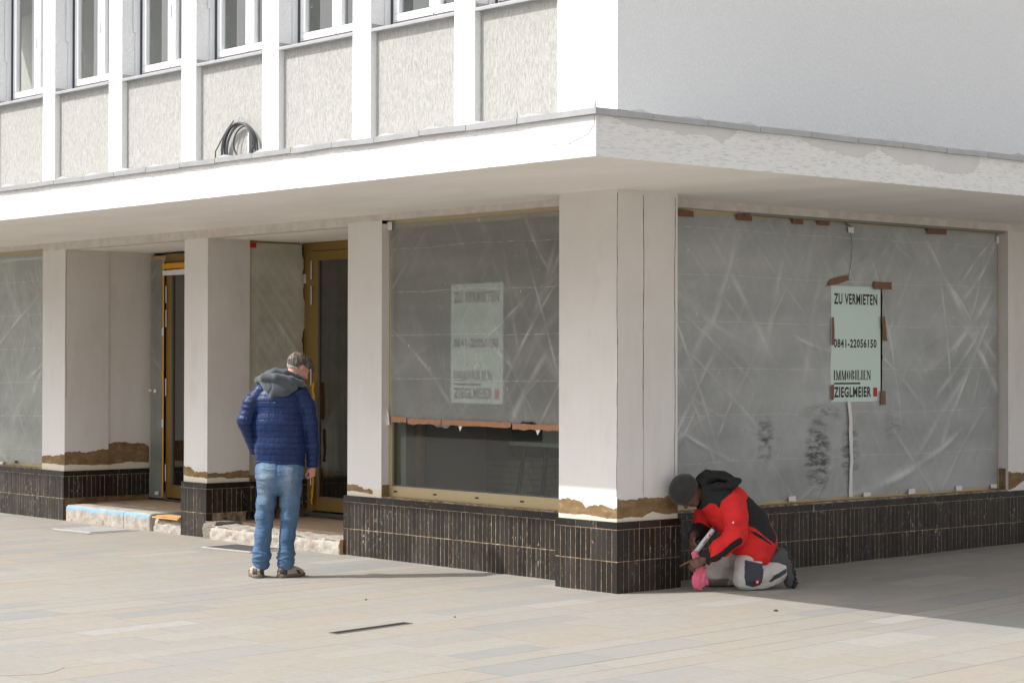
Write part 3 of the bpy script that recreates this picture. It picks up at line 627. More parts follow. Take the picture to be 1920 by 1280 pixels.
# ---------------------------------------------------------------- signs
m_sign = plain('pale_green_sign_board', rgb(208, 228, 218), .5, 0, .03, 2)
m_ink = plain('black_print', (.018, .018, .02), .5); m_redp = plain('red_print', rgb(190, 28, 30), .5)
def text_mesh(body, width, height, bold=0.0):
    cu = bpy.data.curves.new('t', 'FONT'); cu.body = body; cu.size = 1; cu.space_character = 1.12; cu.offset = bold; cu.extrude = 0; cu.resolution_u = 3
    o = bpy.data.objects.new('t', cu); S.collection.objects.link(o); dg = bpy.context.evaluated_depsgraph_get(); me = bpy.data.meshes.new_from_object(o.evaluated_get(dg))
    bpy.data.objects.remove(o); co_ = np.array([v.co[:] for v in me.vertices]); mn, mxx = co_.min(0), co_.max(0)
    co_[:, 0] = (co_[:, 0]-mn[0])/(mxx[0]-mn[0])*width; co_[:, 1] = (co_[:, 1]-mn[1])/(mxx[1]-mn[1])*height
    return [tuple(c[:2]) for c in co_], [tuple(p.vertices) for p in me.polygons]
def didone(mb, put, word, x0, z0, wd, ht):
    """thin-thick condensed serif capitals drawn from strokes"""
    W = {'I': .45, 'M': 1.25, 'O': .95, 'B': .85, 'L': .8, 'E': .8, 'N': 1.0}; tot = sum(W[c] for c in word)+.16*(len(word)-1); u = wd/tot; x = x0
    th, tn = .30*u, .07*u+.0005
    def st(a, b_, c, d, w1): # stroke from (a,b) to (c,d) horizontal thickness w1
        put(mb, [(a-w1/2, b_), (a+w1/2, b_), (c+w1/2, d), (c-w1/2, d)])
    def hb(a, c, zc, t=None): t = t or .018*ht+.0008; put(mb, [(a, zc-t), (c, zc-t), (c, zc+t), (a, zc+t)])
    for ch in word:
        w_ = W[ch]*u; a, b_ = x, x+w_; zt, zb = z0+ht, z0; e = .02*ht
        def serif(c_, zc): hb(c_-.20*u, c_+.20*u, zc)
        if ch == 'I': st((a+b_)/2, zb, (a+b_)/2, zt, th); serif((a+b_)/2, zt-e); serif((a+b_)/2, zb+e)
        if ch == 'L': st(a+.2*u, zb, a+.2*u, zt, th); serif(a+.2*u, zt-e); hb(a, b_, zb+e); st(b_-.05*u, zb, b_-.02*u, zb+.25*ht, tn*1.6)
        if ch == 'E': st(a+.2*u, zb, a+.2*u, zt, th); hb(a, b_, zb+e); hb(a, b_-.04*u, zt-e); hb(a+.2*u, b_-.2*u, z0+ht*.52); st(b_-.05*u, zb, b_-.02*u, zb+.25*ht, tn*1.6); st(b_-.08*u, zt-.22*ht, b_-.07*u, zt, tn*1.6)
        if ch == 'N': st(a+.15*u, zb, a+.15*u, zt, tn*1.5); st(b_-.12*u, zb, b_-.12*u, zt, tn*1.5); st(a+.2*u, zt, b_-.15*u, zb, th*.95); serif(a+.15*u, zb+e); serif(b_-.14*u, zt-e)
        if ch == 'M': st(a+.14*u, zb, a+.14*u, zt, tn*1.5); st(b_-.2*u, zb, b_-.2*u, zt, th); st(a+.2*u, zt, (a+b_)/2-.02*u, zb, th*.8); st(b_-.25*u, zt, (a+b_)/2, zb, tn*1.5); serif(a+.14*u, zb+e); serif(b_-.2*u, zb+e)
        if ch in 'OB':
            if ch == 'B': st(a+.18*u, zb, a+.18*u, zt, th*.9)
            loops = [((a+b_)/2, z0+ht/2, w_/2, ht/2)] if ch == 'O' else [(a+.35*u, z0+ht*.76, w_*.48, ht*.25), (a+.35*u, z0+ht*.25, w_*.55, ht*.26)]
            for cx_, cz_, rx, rz in loops:
                n = 14; rng_ = range(n) if ch == 'O' else range(-3, 4)
                for k in rng_:
                    t1, t2 = 2*pi*k/n, 2*pi*(k+1)/n
                    def pt(t, ins): 
                        k2 = th*.9*abs(cos(t))+tn; return (cx_+cos(t)*(rx-ins*k2), cz_+sin(t)*(rz-ins*(.035*ht)))
                    put(mb, [pt(t1, 0), pt(t2, 0), pt(t2, 1), pt(t1, 1)])
        x = b_+.16*u
def rent_sign(kind, c, s0, z0, label, group):
    """0.72 x 1.06 board; lettering on a print layer 1 mm proud"""
    Wd, H = .715, 1.06
    T = thing('rental_sign', label, 'sign', (s0, c, z0) if kind == 'x' else (c, s0, z0), group)
    def q(s, z, d): return (s, -d, z) if kind == 'x' else (d, s, z)
    def put(mb, pts, d=.0042):
        k = len(mb.v); mb.v += [q(s, z, d) for s, z in pts]; mb.f.append(tuple(range(k, k+len(pts)))); mb.mi.append(0)
    m_ = MB(); m_.box(0, Wd, -.003, .003, 0, H) if kind == 'x' else m_.box(-.003, .003, 0, Wd, 0, H); m_.build('board', m_sign, T)
    L = MB()
    for body, x0, x1, zb, ht, bold in (('ZU VERMIETEN', .045, .665, .890, .10, .032), ('0841-22056150', .045, .655, .495, .08, .032), ('ZIEGLMEIER', .045, .575, .040, .098, .038)):
        vs, fs = text_mesh(body, x1-x0, ht, bold); k = len(L.v); L.v += [q(x0+a, zb+b_, .0042) for a, b_ in vs]; L.f += [tuple(k+i for i in f) for f in fs]; L.mi += [0]*len(fs)
    didone(L, put, 'IMMOBILIEN', .04, .200, .53, .088)
    put(L, [(.05, .160), (.42, .160), (.42, .176), (.05, .176)])
    L.build('lettering', m_ink, T, recalc=False)
    Rr = MB(); put(Rr, [(.605, .045), (.665, .045), (.665, .128), (.605, .128)], .0044); Rr.build('red_square', m_redp, T, recalc=False)
    return T
rent_sign('y', -.4940, 3.172, 1.463, 'pale green rental sign seen clearly through the cut opening in the large window sheeting', 'rental signs in the shop windows')
rent_sign('x', .4235, -2.575, 1.455, 'rental sign showing faintly through milky sheeting in the window left of the pillar', 'rental signs in the shop windows')
# ---------------------------------------------------------------- plastic sheeting
def sheet(name, label, kind, c, outline_fn, s0, s1, z0, z1, mat, ns, nzz, hole=None, amp=.006, seed=0, nf=40, group='plastic sheeting over the shop glass'):
    T = thing(name, label, 'sheeting', ((s0+s1)/2, c, z0) if kind == 'x' else (c, (s0+s1)/2, z0), group)
    off = Vector(T.location); V = []; Fc = []; ok = {}
    gs, gzz = np.meshgrid(np.linspace(s0, s1, ns+1), np.linspace(z0, z1, nzz+1), indexing='ij'); CR = creases(gs, gzz, seed, s0, s1, z0, z1, nf)
    for i in range(ns+1):
        for j in range(nzz+1):
            s = s0+(s1-s0)*i/ns; z = z0+(z1-z0)*j/nzz
            s2, z2 = outline_fn(i/ns, j/nzz, s, z)
            e = min(1, 6*min(i/ns, 1-i/ns))*min(1, 6*min(j/nzz, 1-j/nzz))
            d = amp*(.4+e)*(nz(s*2.2+z*1.7, seed)+.6*nz(s*3.1-z*2.6, seed+3))+amp+.016*CR[i, j]
            p = Vector((s2, c-d, z2)) if kind == 'x' else Vector((c+d, s2, z2)); V.append(tuple(p-off))
    for i in range(ns):
        for j in range(nzz):
            s = s0+(s1-s0)*(i+.5)/ns; z = z0+(z1-z0)*(j+.5)/nzz
            if hole and hole[0] < s < hole[1] and hole[2] < z < hole[3]: continue
            a = i*(nzz+1)+j; Fc.append((a, a+nzz+1, a+nzz+2, a+1))
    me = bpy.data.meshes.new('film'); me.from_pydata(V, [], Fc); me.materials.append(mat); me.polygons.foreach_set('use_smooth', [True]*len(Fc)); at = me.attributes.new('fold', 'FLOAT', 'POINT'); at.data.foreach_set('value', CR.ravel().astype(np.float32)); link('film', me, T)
    return T, off
def tape(T, off, kind, c, pts, mat, lift=.012, label=None):
    m_ = MB(); n = len(pts); k = len(m_.v)
    g = (lambda s, z, d: (s-off.x, c-d-off.y, z-off.z)) if kind == 'x' else (lambda s, z, d: (c+d-off.x, s-off.y, z-off.z))
    for d in (lift, lift-.002): m_.v += [g(s, z, d+.002*random.random()) for s, z in pts]
    m_.f += [tuple(range(n)), tuple(range(2*n-1, n-1, -1))]+[(i, (i+1) % n, n+(i+1) % n, n+i) for i in range(n)]; m_.mi += [0]*(n+2)
    o = m_.build('tape', mat, T)
    if label: o['label'] = label
    return o
def jag(s0, s1, z0, z1, j=.006): return [(s0+random.uniform(-j, j), z0+random.uniform(-j, j)), (s1+random.uniform(-j, j), z0+random.uniform(-j, j)), ((s0+s1)/2+random.uniform(-j, j)+(s1-s0)*.5, (z0+z1)/2), (s1+random.uniform(-j, j), z1+random.uniform(-j, j)), (s0+random.uniform(-j, j), z1+random.uniform(-j, j))]
ident = lambda u, v, s, z: (s, z)
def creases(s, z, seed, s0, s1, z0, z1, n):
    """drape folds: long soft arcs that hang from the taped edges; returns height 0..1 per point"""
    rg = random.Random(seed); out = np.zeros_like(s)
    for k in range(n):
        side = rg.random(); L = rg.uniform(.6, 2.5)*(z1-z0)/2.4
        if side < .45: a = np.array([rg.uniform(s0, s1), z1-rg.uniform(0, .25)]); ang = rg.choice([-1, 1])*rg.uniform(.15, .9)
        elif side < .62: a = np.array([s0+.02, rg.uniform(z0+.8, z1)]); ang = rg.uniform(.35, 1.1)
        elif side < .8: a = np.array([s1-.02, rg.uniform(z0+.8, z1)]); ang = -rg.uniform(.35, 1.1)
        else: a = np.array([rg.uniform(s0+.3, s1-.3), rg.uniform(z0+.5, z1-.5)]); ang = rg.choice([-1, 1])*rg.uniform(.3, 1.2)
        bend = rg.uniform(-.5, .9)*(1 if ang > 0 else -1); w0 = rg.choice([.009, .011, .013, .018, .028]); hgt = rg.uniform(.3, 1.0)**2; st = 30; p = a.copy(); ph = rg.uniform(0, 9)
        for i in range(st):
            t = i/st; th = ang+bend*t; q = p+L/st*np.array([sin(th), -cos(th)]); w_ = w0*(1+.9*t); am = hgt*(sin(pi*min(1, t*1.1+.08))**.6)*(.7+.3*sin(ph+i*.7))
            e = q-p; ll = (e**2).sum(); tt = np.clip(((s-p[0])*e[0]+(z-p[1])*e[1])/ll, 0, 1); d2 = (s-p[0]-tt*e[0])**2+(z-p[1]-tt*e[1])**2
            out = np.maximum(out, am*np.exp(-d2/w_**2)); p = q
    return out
# large window
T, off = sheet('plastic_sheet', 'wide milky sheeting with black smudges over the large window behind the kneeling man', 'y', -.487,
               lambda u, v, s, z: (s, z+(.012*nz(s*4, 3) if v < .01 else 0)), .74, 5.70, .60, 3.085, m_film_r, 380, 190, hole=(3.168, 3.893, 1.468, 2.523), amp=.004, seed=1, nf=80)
c = -.477
for s, w_ in ((1.26, .18), (1.99, .20), (2.69, .14), (3.05, .16)): tape(T, off, 'y', c, jag(s-w_/2, s+w_/2, 3.055, 3.105, .008), m_brown, label='brown tape')
tape(T, off, 'y', c, [(3.33, 3.11), (3.42, 3.075), (3.44, 3.055), (3.36, 3.08)], m_brown); tape(T, off, 'y', c, jag(4.55, 4.85, 3.05, 3.10), m_brown)
tape(T, off, 'y', c, jag(3.39, 3.47, 3.01, 3.06, .002), m_paper, label='white tape')
tape(T, off, 'y', c, jag(5.66, 5.71, 3.0, 3.075, .002), m_paper)
tape(T, off, 'y', c, [(3.10, 2.515), (3.22, 2.53), (3.40, 2.575), (3.385, 2.62), (3.18, 2.585), (3.12, 2.56)], m_brown); tape(T, off, 'y', c, jag(3.76, 4.02, 2.505, 2.575), m_brown)
tape(T, off, 'y', c, jag(3.155, 3.19, 1.98, 2.235), m_brown); tape(T, off, 'y', c, [(3.87, 2.25), (3.92, 2.25), (3.955, 2.02), (3.90, 2.03)], m_brown)
tape(T, off, 'y', c, jag(3.86, 3.93, 1.43, 1.56, .004), m_brown); tape(T, off, 'y', c, jag(3.15, 3.185, 1.48, 1.62, .004), m_brown)
n = 16; pa = []; pb = []
for i in range(n+1):
    z = 1.475-(.875+.005)*i/n; s = 3.40+.055*(1-(1-i/n)**3)-.03*(i/n)+.008*nz(z*9); w_ = .022+.004*nz(z*6, 2); pa.append((s-w_, z)); pb.append((s+w_, z))
tape(T, off, 'y', c, pa+pb[::-1], m_paper, label='long white paper tape hanging below the sign')
for s in (2.62, 3.66, 4.32, 5.05, 5.62): tape(T, off, 'y', c, jag(s-.05, s+.05, .588, .63, .006), m_paper)
# dark back strip: thin wire above the sign
m_ = MB(); m_.tube([(-.470-off.x+.0, 3.42-off.y, 3.03-off.z), (-.467-off.x, 3.45-off.y, 2.9-off.z), (-.470-off.x, 3.43-off.y, 2.72-off.z), (-.473-off.x, 3.40-off.y, 2.60-off.z)], .0018, 5); m_.build('thread', m_black, T)
# sign window
def bl(u, v, s, z): return (s+(.02*(1-v)*max(0, 1-u*8)), z+((.022*nz(s*5, 2)+.012*u) if v < .01 else 0)+(-.03*nz(s*2, 4)*(1-v)**8))
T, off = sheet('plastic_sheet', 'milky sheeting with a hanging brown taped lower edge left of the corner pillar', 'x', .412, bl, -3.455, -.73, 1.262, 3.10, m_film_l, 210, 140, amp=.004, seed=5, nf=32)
c = .402
for a, b_, z in ((-3.40, -3.18, 1.285), (-3.16, -2.68, 1.272), (-2.66, -1.72, 1.272), (-1.70, -1.02, 1.262)):
    pts = []; k = max(3, int((b_-a)/.07))
    for i in range(k+1): pts.append((a+(b_-a)*i/k, z-.018+.010*nz(i*1.9+a, 1)))
    for i in range(k, -1, -1): pts.append((a+(b_-a)*i/k, z+.030+.008*nz(i*2.3+a, 4)))
    tape(T, off, 'x', c, pts, m_tan, label='crumpled brown tape')
tape(T, off, 'x', c, [(-3.475, 1.23), (-3.43, 1.235), (-3.44, 1.33), (-3.47, 1.40)], m_paper); tape(T, off, 'x', c, [(-2.43, 1.25), (-2.38, 1.25), (-2.41, 1.205)], m_paper, .010); tape(T, off, 'x', c, [(-1.40, 1.245), (-1.34, 1.245), (-1.375, 1.20)], m_paper, .010)
tape(T, off, 'x', c, jag(-3.47, -3.40, 3.04, 3.12, .004), m_paper)
# far left window
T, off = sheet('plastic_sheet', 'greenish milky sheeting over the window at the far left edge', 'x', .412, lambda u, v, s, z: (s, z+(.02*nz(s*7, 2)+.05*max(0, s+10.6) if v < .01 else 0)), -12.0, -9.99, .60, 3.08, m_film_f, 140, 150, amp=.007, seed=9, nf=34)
tape(T, off, 'x', .402, jag(-11.3, -11.05, .572, .60, .01), m_paper); tape(T, off, 'x', .402, jag(-10.75, -10.68, .60, .63, .006), m_black)
# side window of the second recess
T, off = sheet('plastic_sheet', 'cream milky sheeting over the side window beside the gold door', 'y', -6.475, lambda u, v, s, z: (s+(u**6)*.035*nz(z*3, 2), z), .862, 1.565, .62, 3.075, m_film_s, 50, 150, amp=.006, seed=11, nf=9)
tape(T, off, 'y', -6.462, jag(.865, .945, 3.02, 3.075, .004), m_red, label='red tape'); tape(T, off, 'y', -6.462, jag(1.55, 1.60, 2.66, 2.76, .003), m_paper)
# side light of the first recess
T, off = sheet('plastic_sheet', 'narrow grey sheeting over the side light next to the yellow taped door', 'x', 1.45, lambda u, v, s, z: (s-(.06*max(0, 1-v*6)*(1-u)), z+(.015*nz(s*20) if v < .01 else 0)), -9.40, -9.12, .225, 3.0, m_film_d, 22, 120, amp=.006, seed=13, nf=6)
tape(T, off, 'x', 1.44, [(-9.11, .24), (-9.085, .24), (-9.08, 3.02), (-9.11, 3.02)], m_yellow, label='yellow tape strip')
tape(T, off, 'x', 1.44, jag(-9.12, -8.15, 2.90, 2.96, .004), m_yellow); tape(T, off, 'x', 1.43, jag(-9.10, -8.4, 2.82, 2.885, .008), m_paper)
for z in (2.12, 1.05, 1.62): tape(T, off, 'x', 1.437, jag(-9.12, -9.085, z, z+.09, .004), m_yellow if z == 1.62 else m_paper)
for s, z in ((-9.38, 1.46), (-9.27, 1.455)): tape(T, off, 'x', 1.437, jag(s-.03, s+.03, z, z+.035, .005), m_paper)
tape(T, off, 'x', 1.437, jag(-9.27, -9.19, .255, .30, .005), m_paper)
# yellow tape on the second door, a loose flap
T = thing('tape_flap', 'loose yellow tape flaps peeling from the gold door beside the standing man', 'tape', (-6.23, 1.56, 0))
for z0, z1, s0 in ((1.20, 1.60, 0), (.30, .68, -.02), (.75, 1.1, .03)):
    m_ = MB(); k = 9
    for i in range(k):
        za, zb = z0+(z1-z0)*i/k, z0+(z1-z0)*(i+1)/k; f = lambda z: (s0+.02*nz(z*9, s0*9), -.02-.012*abs(nz(z*7)), .018+.014*abs(nz(z*11)))
        a, b_ = f(za), f(zb); m_.quad((a[0]-a[2], a[1], za), (a[0]+a[2], a[1]-.01, za), (b_[0]+b_[2], b_[1]-.01, zb), (b_[0]-b_[2], b_[1], zb))
    m_.build('strip', m_yellow, T, recalc=False)
# ---------------------------------------------------------------- cable coil on the canopy
m_cable = plain('grey_cable_sheath', (.06, .062, .07), .45)
T = thing('cable_coil', 'coil of dark grey cable standing on the canopy against the wall panel', 'cable', (-5.42, .0, 3.9))
m_ = MB(); rr = random.Random(5)
for k, (r_, dy) in enumerate(((.300, 0), (.293, .018), (.284, -.016), (.262, .008), (.225, -.006), (.170, .012))):
    e_ = .30-r_; ox, oz = .05+e_*.62, -.02+e_*.70; n = 48
    m_.tube([(ox+r_*cos(2*pi*i/n), dy+.010*sin(2*pi*i/n*2+k), oz+r_*.98*sin(2*pi*i/n)) for i in range(n+1)], .0088, 7)
m_.build('loops', m_cable, T, smooth=True)
m_ = MB(); m_.tube([(-.02, -.01, .30), (-.14, -.01, .22), (-.24, -.015, .12), (-.33, -.02, .02), (-.335, -.02, -.03), (-.31, -.02, -.12)], .0065, 7); m_.build('cable_end', m_cable, T, smooth=True)
m_ = MB(); m_.tube([(.17, .045, .20), (.17, .045, -.39)], .014, 8); m_.build('stub_pipe', m_zinc, T, smooth=True)
m_ = MB(); n = 14; m_.tube([(.08, -.005+.032*cos(2*pi*i/n), .305+.032*sin(2*pi*i/n)) for i in range(n+1)], .004, 6); m_.build('cable_tie', m_paper, T, smooth=True)
# ---------------------------------------------------------------- things inside the shop
T = thing('board_stack', 'stack of dusty boards lying inside behind the lower window glass', 'boards', (-3.75, 2.3, .2))
for i in range(11): MB().box(-.60+.02*(i % 2), .50-.03*(i % 3), -.3, .35, .06*i, .06*i+.052).build('board', m_ply, T)
T = thing('trestle', 'dark sawhorse with tray inside the shop near the corner pillar', 'trestle', (-2.75, 1.9, .2))
MB().box(-.5, .6, -.2, .25, .82, .86).build('top', m_ply, T)
for sx, dx in ((-.4, .25), (.5, -.25)):
    for sy in (-.15, .2): m_ = MB(); m_.tube([(sx-dx*.4, sy, 0), (sx+dx*.2, sy*.8, .82)], .022, 6); m_.build('leg', m_dark, T)
T = thing('cardboard_box', 'grey box standing on the trestle inside the shop', 'box', (-2.6, 1.9, 1.061)); MB().box(-.22, .25, -.15, .15, 0, .17).build('body', m_ply, T); MB().box(-.225, .255, -.155, .155, .171, .18).build('lid', m_dark, T)
T = thing('leaning_panel', 'pale upright panel leaning inside behind the lower glass', 'panel', (-5.3, 3.2, .2)); MB().box(-.3, .35, -.02, .02, 0, 2.0).build('face', plain('pale_panel', (.55, .58, .46), .8), T); MB().box(-.32, -.3, -.03, .03, 0, 2.02).build('edge', m_dark, T)
T = thing('rusty_pipe', 'rusty brown vertical pipe inside at the left of the lower glass', 'pipe', (-3.36, .70, .2)); m_ = MB(); m_.tube([(0, 0, 0), (0.01, 0, 1.2), (0, 0, 2.9)], [.05, .06, .05], 10); m_.build('tube', plain('rusty_pipe', rgb(110, 70, 45), .9, 0, .3, 12), T); m_ = MB(); m_.tube([(0, 0, 0), (0, 0, .05)], .09, 12); m_.build('flange', m_dark, T)
# ---------------------------------------------------------------- houses across the square (green shows in glass, cream added for bounce light)
def townhouse(name, label, x0, x1, y0, y1, h, face, wall, nwin, floors):
    T = thing(name, label, 'building', ((x0+x1)/2, (y0+y1)/2, 0)); o = Vector(T.location)
    MB().box(x0-o.x, x1-o.x, y0-o.y, y1-o.y, 0, h).build('wall', wall, T)
    MB().box(x0-o.x-.3, x1-o.x+.3, y0-o.y-.3, y1-o.y+.3, h+.001, h+.35).build('roof', m_zinc, T)
    for k in range(floors):
        for i in range(nwin):
            z = 1.0+k*3.0; t = (i+.5)/nwin
            if face == 'y+': c = x0+(x1-x0)*t-o.x; f = MB().box(c-.65, c+.65, y1-o.y-.05, y1-o.y+.04, z, z+1.7); g = MB().box(c-.57, c+.57, y1-o.y+.041, y1-o.y+.046, z+.08, z+1.62)
            else: c = y0+(y1-y0)*t-o.y; f = MB().box(x0-o.x-.04, x0-o.x+.05, c-.65, c+.65, z, z+1.7); g = MB().box(x0-o.x-.046, x0-o.x-.041, c-.57, c+.57, z+.08, z+1.62)
            w_ = f.build('window', m_pvc, T); g.build('pane', m_dark, w_)
townhouse('townhouse', 'grey green townhouse on the far side of the square, reflected in the shop glass', -46, -8, -36, -27, 9.5, 'y+', plain('grey_green_render', (.22, .24, .21), .9), 12, 3)
townhouse('townhouse', 'unseen cream townhouse along the side street, added to bounce sunlight onto the right wall', 27, 36, -4, 34, 9.0, 'x-', plain('cream_render', (.78, .75, .70), .9), 12, 3)
T = thing('reflection_backdrop', 'added brown grey pleats imitating reflections in the dark door glass', 'reflection_backdrop', (-6.6, 1.95, .2))  # added pleats imitate the brown grey streaky reflections of the door glass
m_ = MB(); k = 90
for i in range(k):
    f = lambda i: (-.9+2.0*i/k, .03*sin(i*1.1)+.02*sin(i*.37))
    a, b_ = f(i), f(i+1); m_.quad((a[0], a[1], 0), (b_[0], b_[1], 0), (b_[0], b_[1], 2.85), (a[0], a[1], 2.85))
m_.build('cloth', plain('reflection_cloth', (.16, .14, .115), .9, 0, .2, 5), T, smooth=True, recalc=False)
#PEOPLE
# ================================================================= people
def smin(a, b, k):
    h = np.maximum(k-np.abs(a-b), 0)/k; return np.minimum(a, b)-h*h*k*.25
def loft(P_, pts, side=(1, 0, 0), k=.01):
    """distance to a swept ellipse: pts = [(centre, half width along side, half depth), ...]"""
    side = np.array(side, float); d = None
    for (c0, a0, b0), (c1, a1, b1) in zip(pts, pts[1:]):
        c0, c1 = np.array(c0, float), np.array(c1, float); ax = c1-c0; L = np.linalg.norm(ax)+1e-9; ah = ax/L
        s = side-ah*(side@ah); s /= np.linalg.norm(s)+1e-9; n = np.cross(ah, s)
        v = P_-c0; t = np.clip((v@ah)/L, 0, 1); a = a0+(a1-a0)*t; b = b0+(b1-b0)*t
        v = v-t[:, None]*ax; m = np.minimum(a, b)
        q = (np.sqrt((v@s/a)**2+(v@n/b)**2+(v@ah/m)**2+1e-9)-1)*m
        d = q if d is None else smin(d, q, k)
    return d
def ball(P_, c, r, rot=None):
    v = P_-np.array(c, float)
    if rot is not None: v = v@rot
    r = np.array(r, float)*np.ones(3); return (np.sqrt(((v/r)**2).sum(1)+1e-9)-1)*r.min()
def caps(P_, pts, rs, k=.006):
    return loft(P_, [(p, r, r) for p, r in zip(pts, rs)], (.37, .51, .78), k)
def box_sd(P_, c, h, rot=None, r=.01):
    v = P_-np.array(c, float)
    if rot is not None: v = v@rot
    q = np.abs(v)-(np.array(h, float)-r); return np.linalg.norm(np.maximum(q, 0), axis=1)+np.minimum(q.max(1), 0)-r
def wob(P_, f, seed):
    rg = np.random.default_rng(seed); o = 0
    for i in range(5):
        d = rg.normal(size=3)*np.array(f); o = o+np.sin(P_@d+rg.uniform(0, 6.28)+1.3*np.sin(P_@(rg.normal(size=3)*np.array(f)*.6)))
    return o/5
def folds(P_, f, seed, sharp=1.0):
    """cloth creases: narrow rounded ridges"""
    a = wob(P_, f, seed); b = wob(P_, np.array(f)*1.7, seed+50); return (1-np.abs(a)*2.2).clip(-.4, 1)*.7+(1-np.abs(b)*2.4).clip(-.4, 1)*.3
def surf(sdf, lo, hi, h, name, mats, parent, matf=None, smooth_it=1, margin=.03):
    lo, hi = np.array(lo, float), np.array(hi, float); B = 8
    nb = np.ceil((hi-lo)/(h*B)).astype(int); n = nb*B+1
    val = np.ones(tuple(n), np.float32)
    bc = np.stack(np.meshgrid(*[np.arange(k) for k in nb], indexing='ij'), -1).reshape(-1, 3)
    ctr = lo+(bc+.5)*B*h; dc = sdf(ctr); keep = np.abs(dc) < B*h*.9+margin
    for b0 in bc[dc < 0]: val[tuple(slice(a*B, a*B+B+1) for a in b0)] = -1
    kb = bc[keep]; loc = np.stack(np.meshgrid(*[np.arange(B+1)]*3, indexing='ij'), -1).reshape(-1, 3)
    for i in range(0, len(kb), 400):
        ch = kb[i:i+400]; idx = (ch[:, None, :]*B+loc[None]).reshape(-1, 3); val[idx[:, 0], idx[:, 1], idx[:, 2]] = sdf(lo+idx*h)
    ins = val < 0
    # surface nets
    A = np.zeros(tuple(n-1), np.int8)
    for dx in (0, 1):
        for dy in (0, 1):
            for dz in (0, 1): A += ins[dx:n[0]-1+dx, dy:n[1]-1+dy, dz:n[2]-1+dz]
    act = np.argwhere((A > 0) & (A < 8)); vid = -np.ones(tuple(n-1), np.int64); vid[tuple(act.T)] = np.arange(len(act))
    acc = np.zeros((len(act), 3)); cnt = np.zeros(len(act)); cs = [(x, y, z) for x in (0, 1) for y in (0, 1) for z in (0, 1)]
    for a in cs:
        for ax in range(3):
            if a[ax]: continue
            b = list(a); b[ax] = 1; ia = act+a; ib = act+b; va = val[tuple(ia.T)]; vb = val[tuple(ib.T)]
            m = (va < 0) != (vb < 0); t = np.where(m, va/(va-vb+1e-12), 0); p = np.array(a)+t[:, None]*(np.array(b)-np.array(a))
            acc[m] += p[m]; cnt[m] += 1
    V = lo+(act+acc/cnt[:, None])*h; quads = []
    for ax in range(3):
        u, w_ = [(1, 2), (2, 0), (0, 1)][ax]; sl0 = [slice(None)]*3; sl1 = [slice(None)]*3; sl0[ax] = slice(0, -1); sl1[ax] = slice(1, None)
        e = np.argwhere(ins[tuple(sl0)] != ins[tuple(sl1)]); ok = (e[:, u] > 0) & (e[:, w_] > 0) & (e[:, u] < n[u]-1) & (e[:, w_] < n[w_]-1); e = e[ok]
        def at_(du, dw): q = e.copy(); q[:, u] -= du; q[:, w_] -= dw; return vid[tuple(q.T)]
        Q = np.stack([at_(0, 0), at_(1, 0), at_(1, 1), at_(0, 1)], 1); fl = ins[tuple(e.T)]; Q[~fl] = Q[~fl][:, ::-1]; quads.append(Q)
    Q = np.concatenate(quads); Q = Q[(Q >= 0).all(1)]
    for _ in range(smooth_it):
        s = np.zeros_like(V); c = np.zeros(len(V))
        for i in range(4):
            a, b = Q[:, i], Q[:, (i+1) % 4]; np.add.at(s, a, V[b]); np.add.at(c, a, 1); np.add.at(s, b, V[a]); np.add.at(c, b, 1)
        V = V*.5+.5*s/np.maximum(c, 1)[:, None]
    me = bpy.data.meshes.new(name); me.vertices.add(len(V)); me.vertices.foreach_set('co', V.ravel()); me.loops.add(len(Q)*4); me.loops.foreach_set('vertex_index', Q.ravel())
    me.polygons.add(len(Q)); me.polygons.foreach_set('loop_start', np.arange(len(Q))*4); me.polygons.foreach_set('use_smooth', np.ones(len(Q), bool))
    for m in (mats if isinstance(mats, list) else [mats]): me.materials.append(m)
    if matf is not None: me.polygons.foreach_set('material_index', matf(V[Q].mean(1)).astype(np.int32))
    me.update(); me.validate(); return link(name, me, parent)
def inpoly(x, y, poly):
    r = np.zeros(len(x), bool); n = len(poly)
    for i in range(n):
        (x1, y1), (x2, y2) = poly[i], poly[(i+1) % n]
        r ^= ((y1 > y) != (y2 > y)) & (x < (x2-x1)*(y-y1)/((y2-y1)+1e-12)+x1)
    return r
def frame_rot(f, up):
    f = np.array(f, float); f /= np.linalg.norm(f); up = np.array(up, float); up = up-f*(up@f); up /= np.linalg.norm(up); r = np.cross(f, up)
    return np.stack([r, f, up], 1)        # columns: right, front, up; local = v @ rot
def head_sdf(P_, c, rot):
    """head about 0.235 tall; local x right, y face, z up; c = middle of the head"""
    q = (P_-np.array(c))@rot
    d = ball(q, (0, -.012, .035), (.077, .098, .088)); d = smin(d, ball(q, (0, .02, -.02), (.062, .075, .09)), .03)
    d = smin(d, ball(q, (0, .048, -.088), (.036, .036, .03)), .03)               # chin
    d = smin(d, caps(q, [(0, .088, .012), (0, .112, -.028)], [.009, .015]), .014) # nose
    d = smin(d, caps(q, [(-.035, .084, .028), (.035, .084, .028)], [.010, .010]), .014) # brow
    d = np.maximum(d, -ball(q, (.032, .108, .004), (.017, .017, .012))); d = np.maximum(d, -ball(q, (-.032, .108, .004), (.017, .017, .012)))
    for s in (-1, 1):
        d = smin(d, ball(q, (.032*s, .080, .003), .0125), .004)
        d = smin(d, ball(q, (.040*s, .062, -.028), (.024, .024, .022)), .016)     # cheek
        e = ball(q, (.078*s, -.008, -.004), (.010, .020, .032)); e = np.maximum(e, -ball(q, (.088*s, -.004, .002), (.008, .011, .018))); d = smin(d, e, .008)
    d = smin(d, ball(q, (0, .088, -.055), (.022, .010, .0055)), .006); d = smin(d, ball(q, (0, .086, -.066), (.018, .010, .006)), .006)
    return d
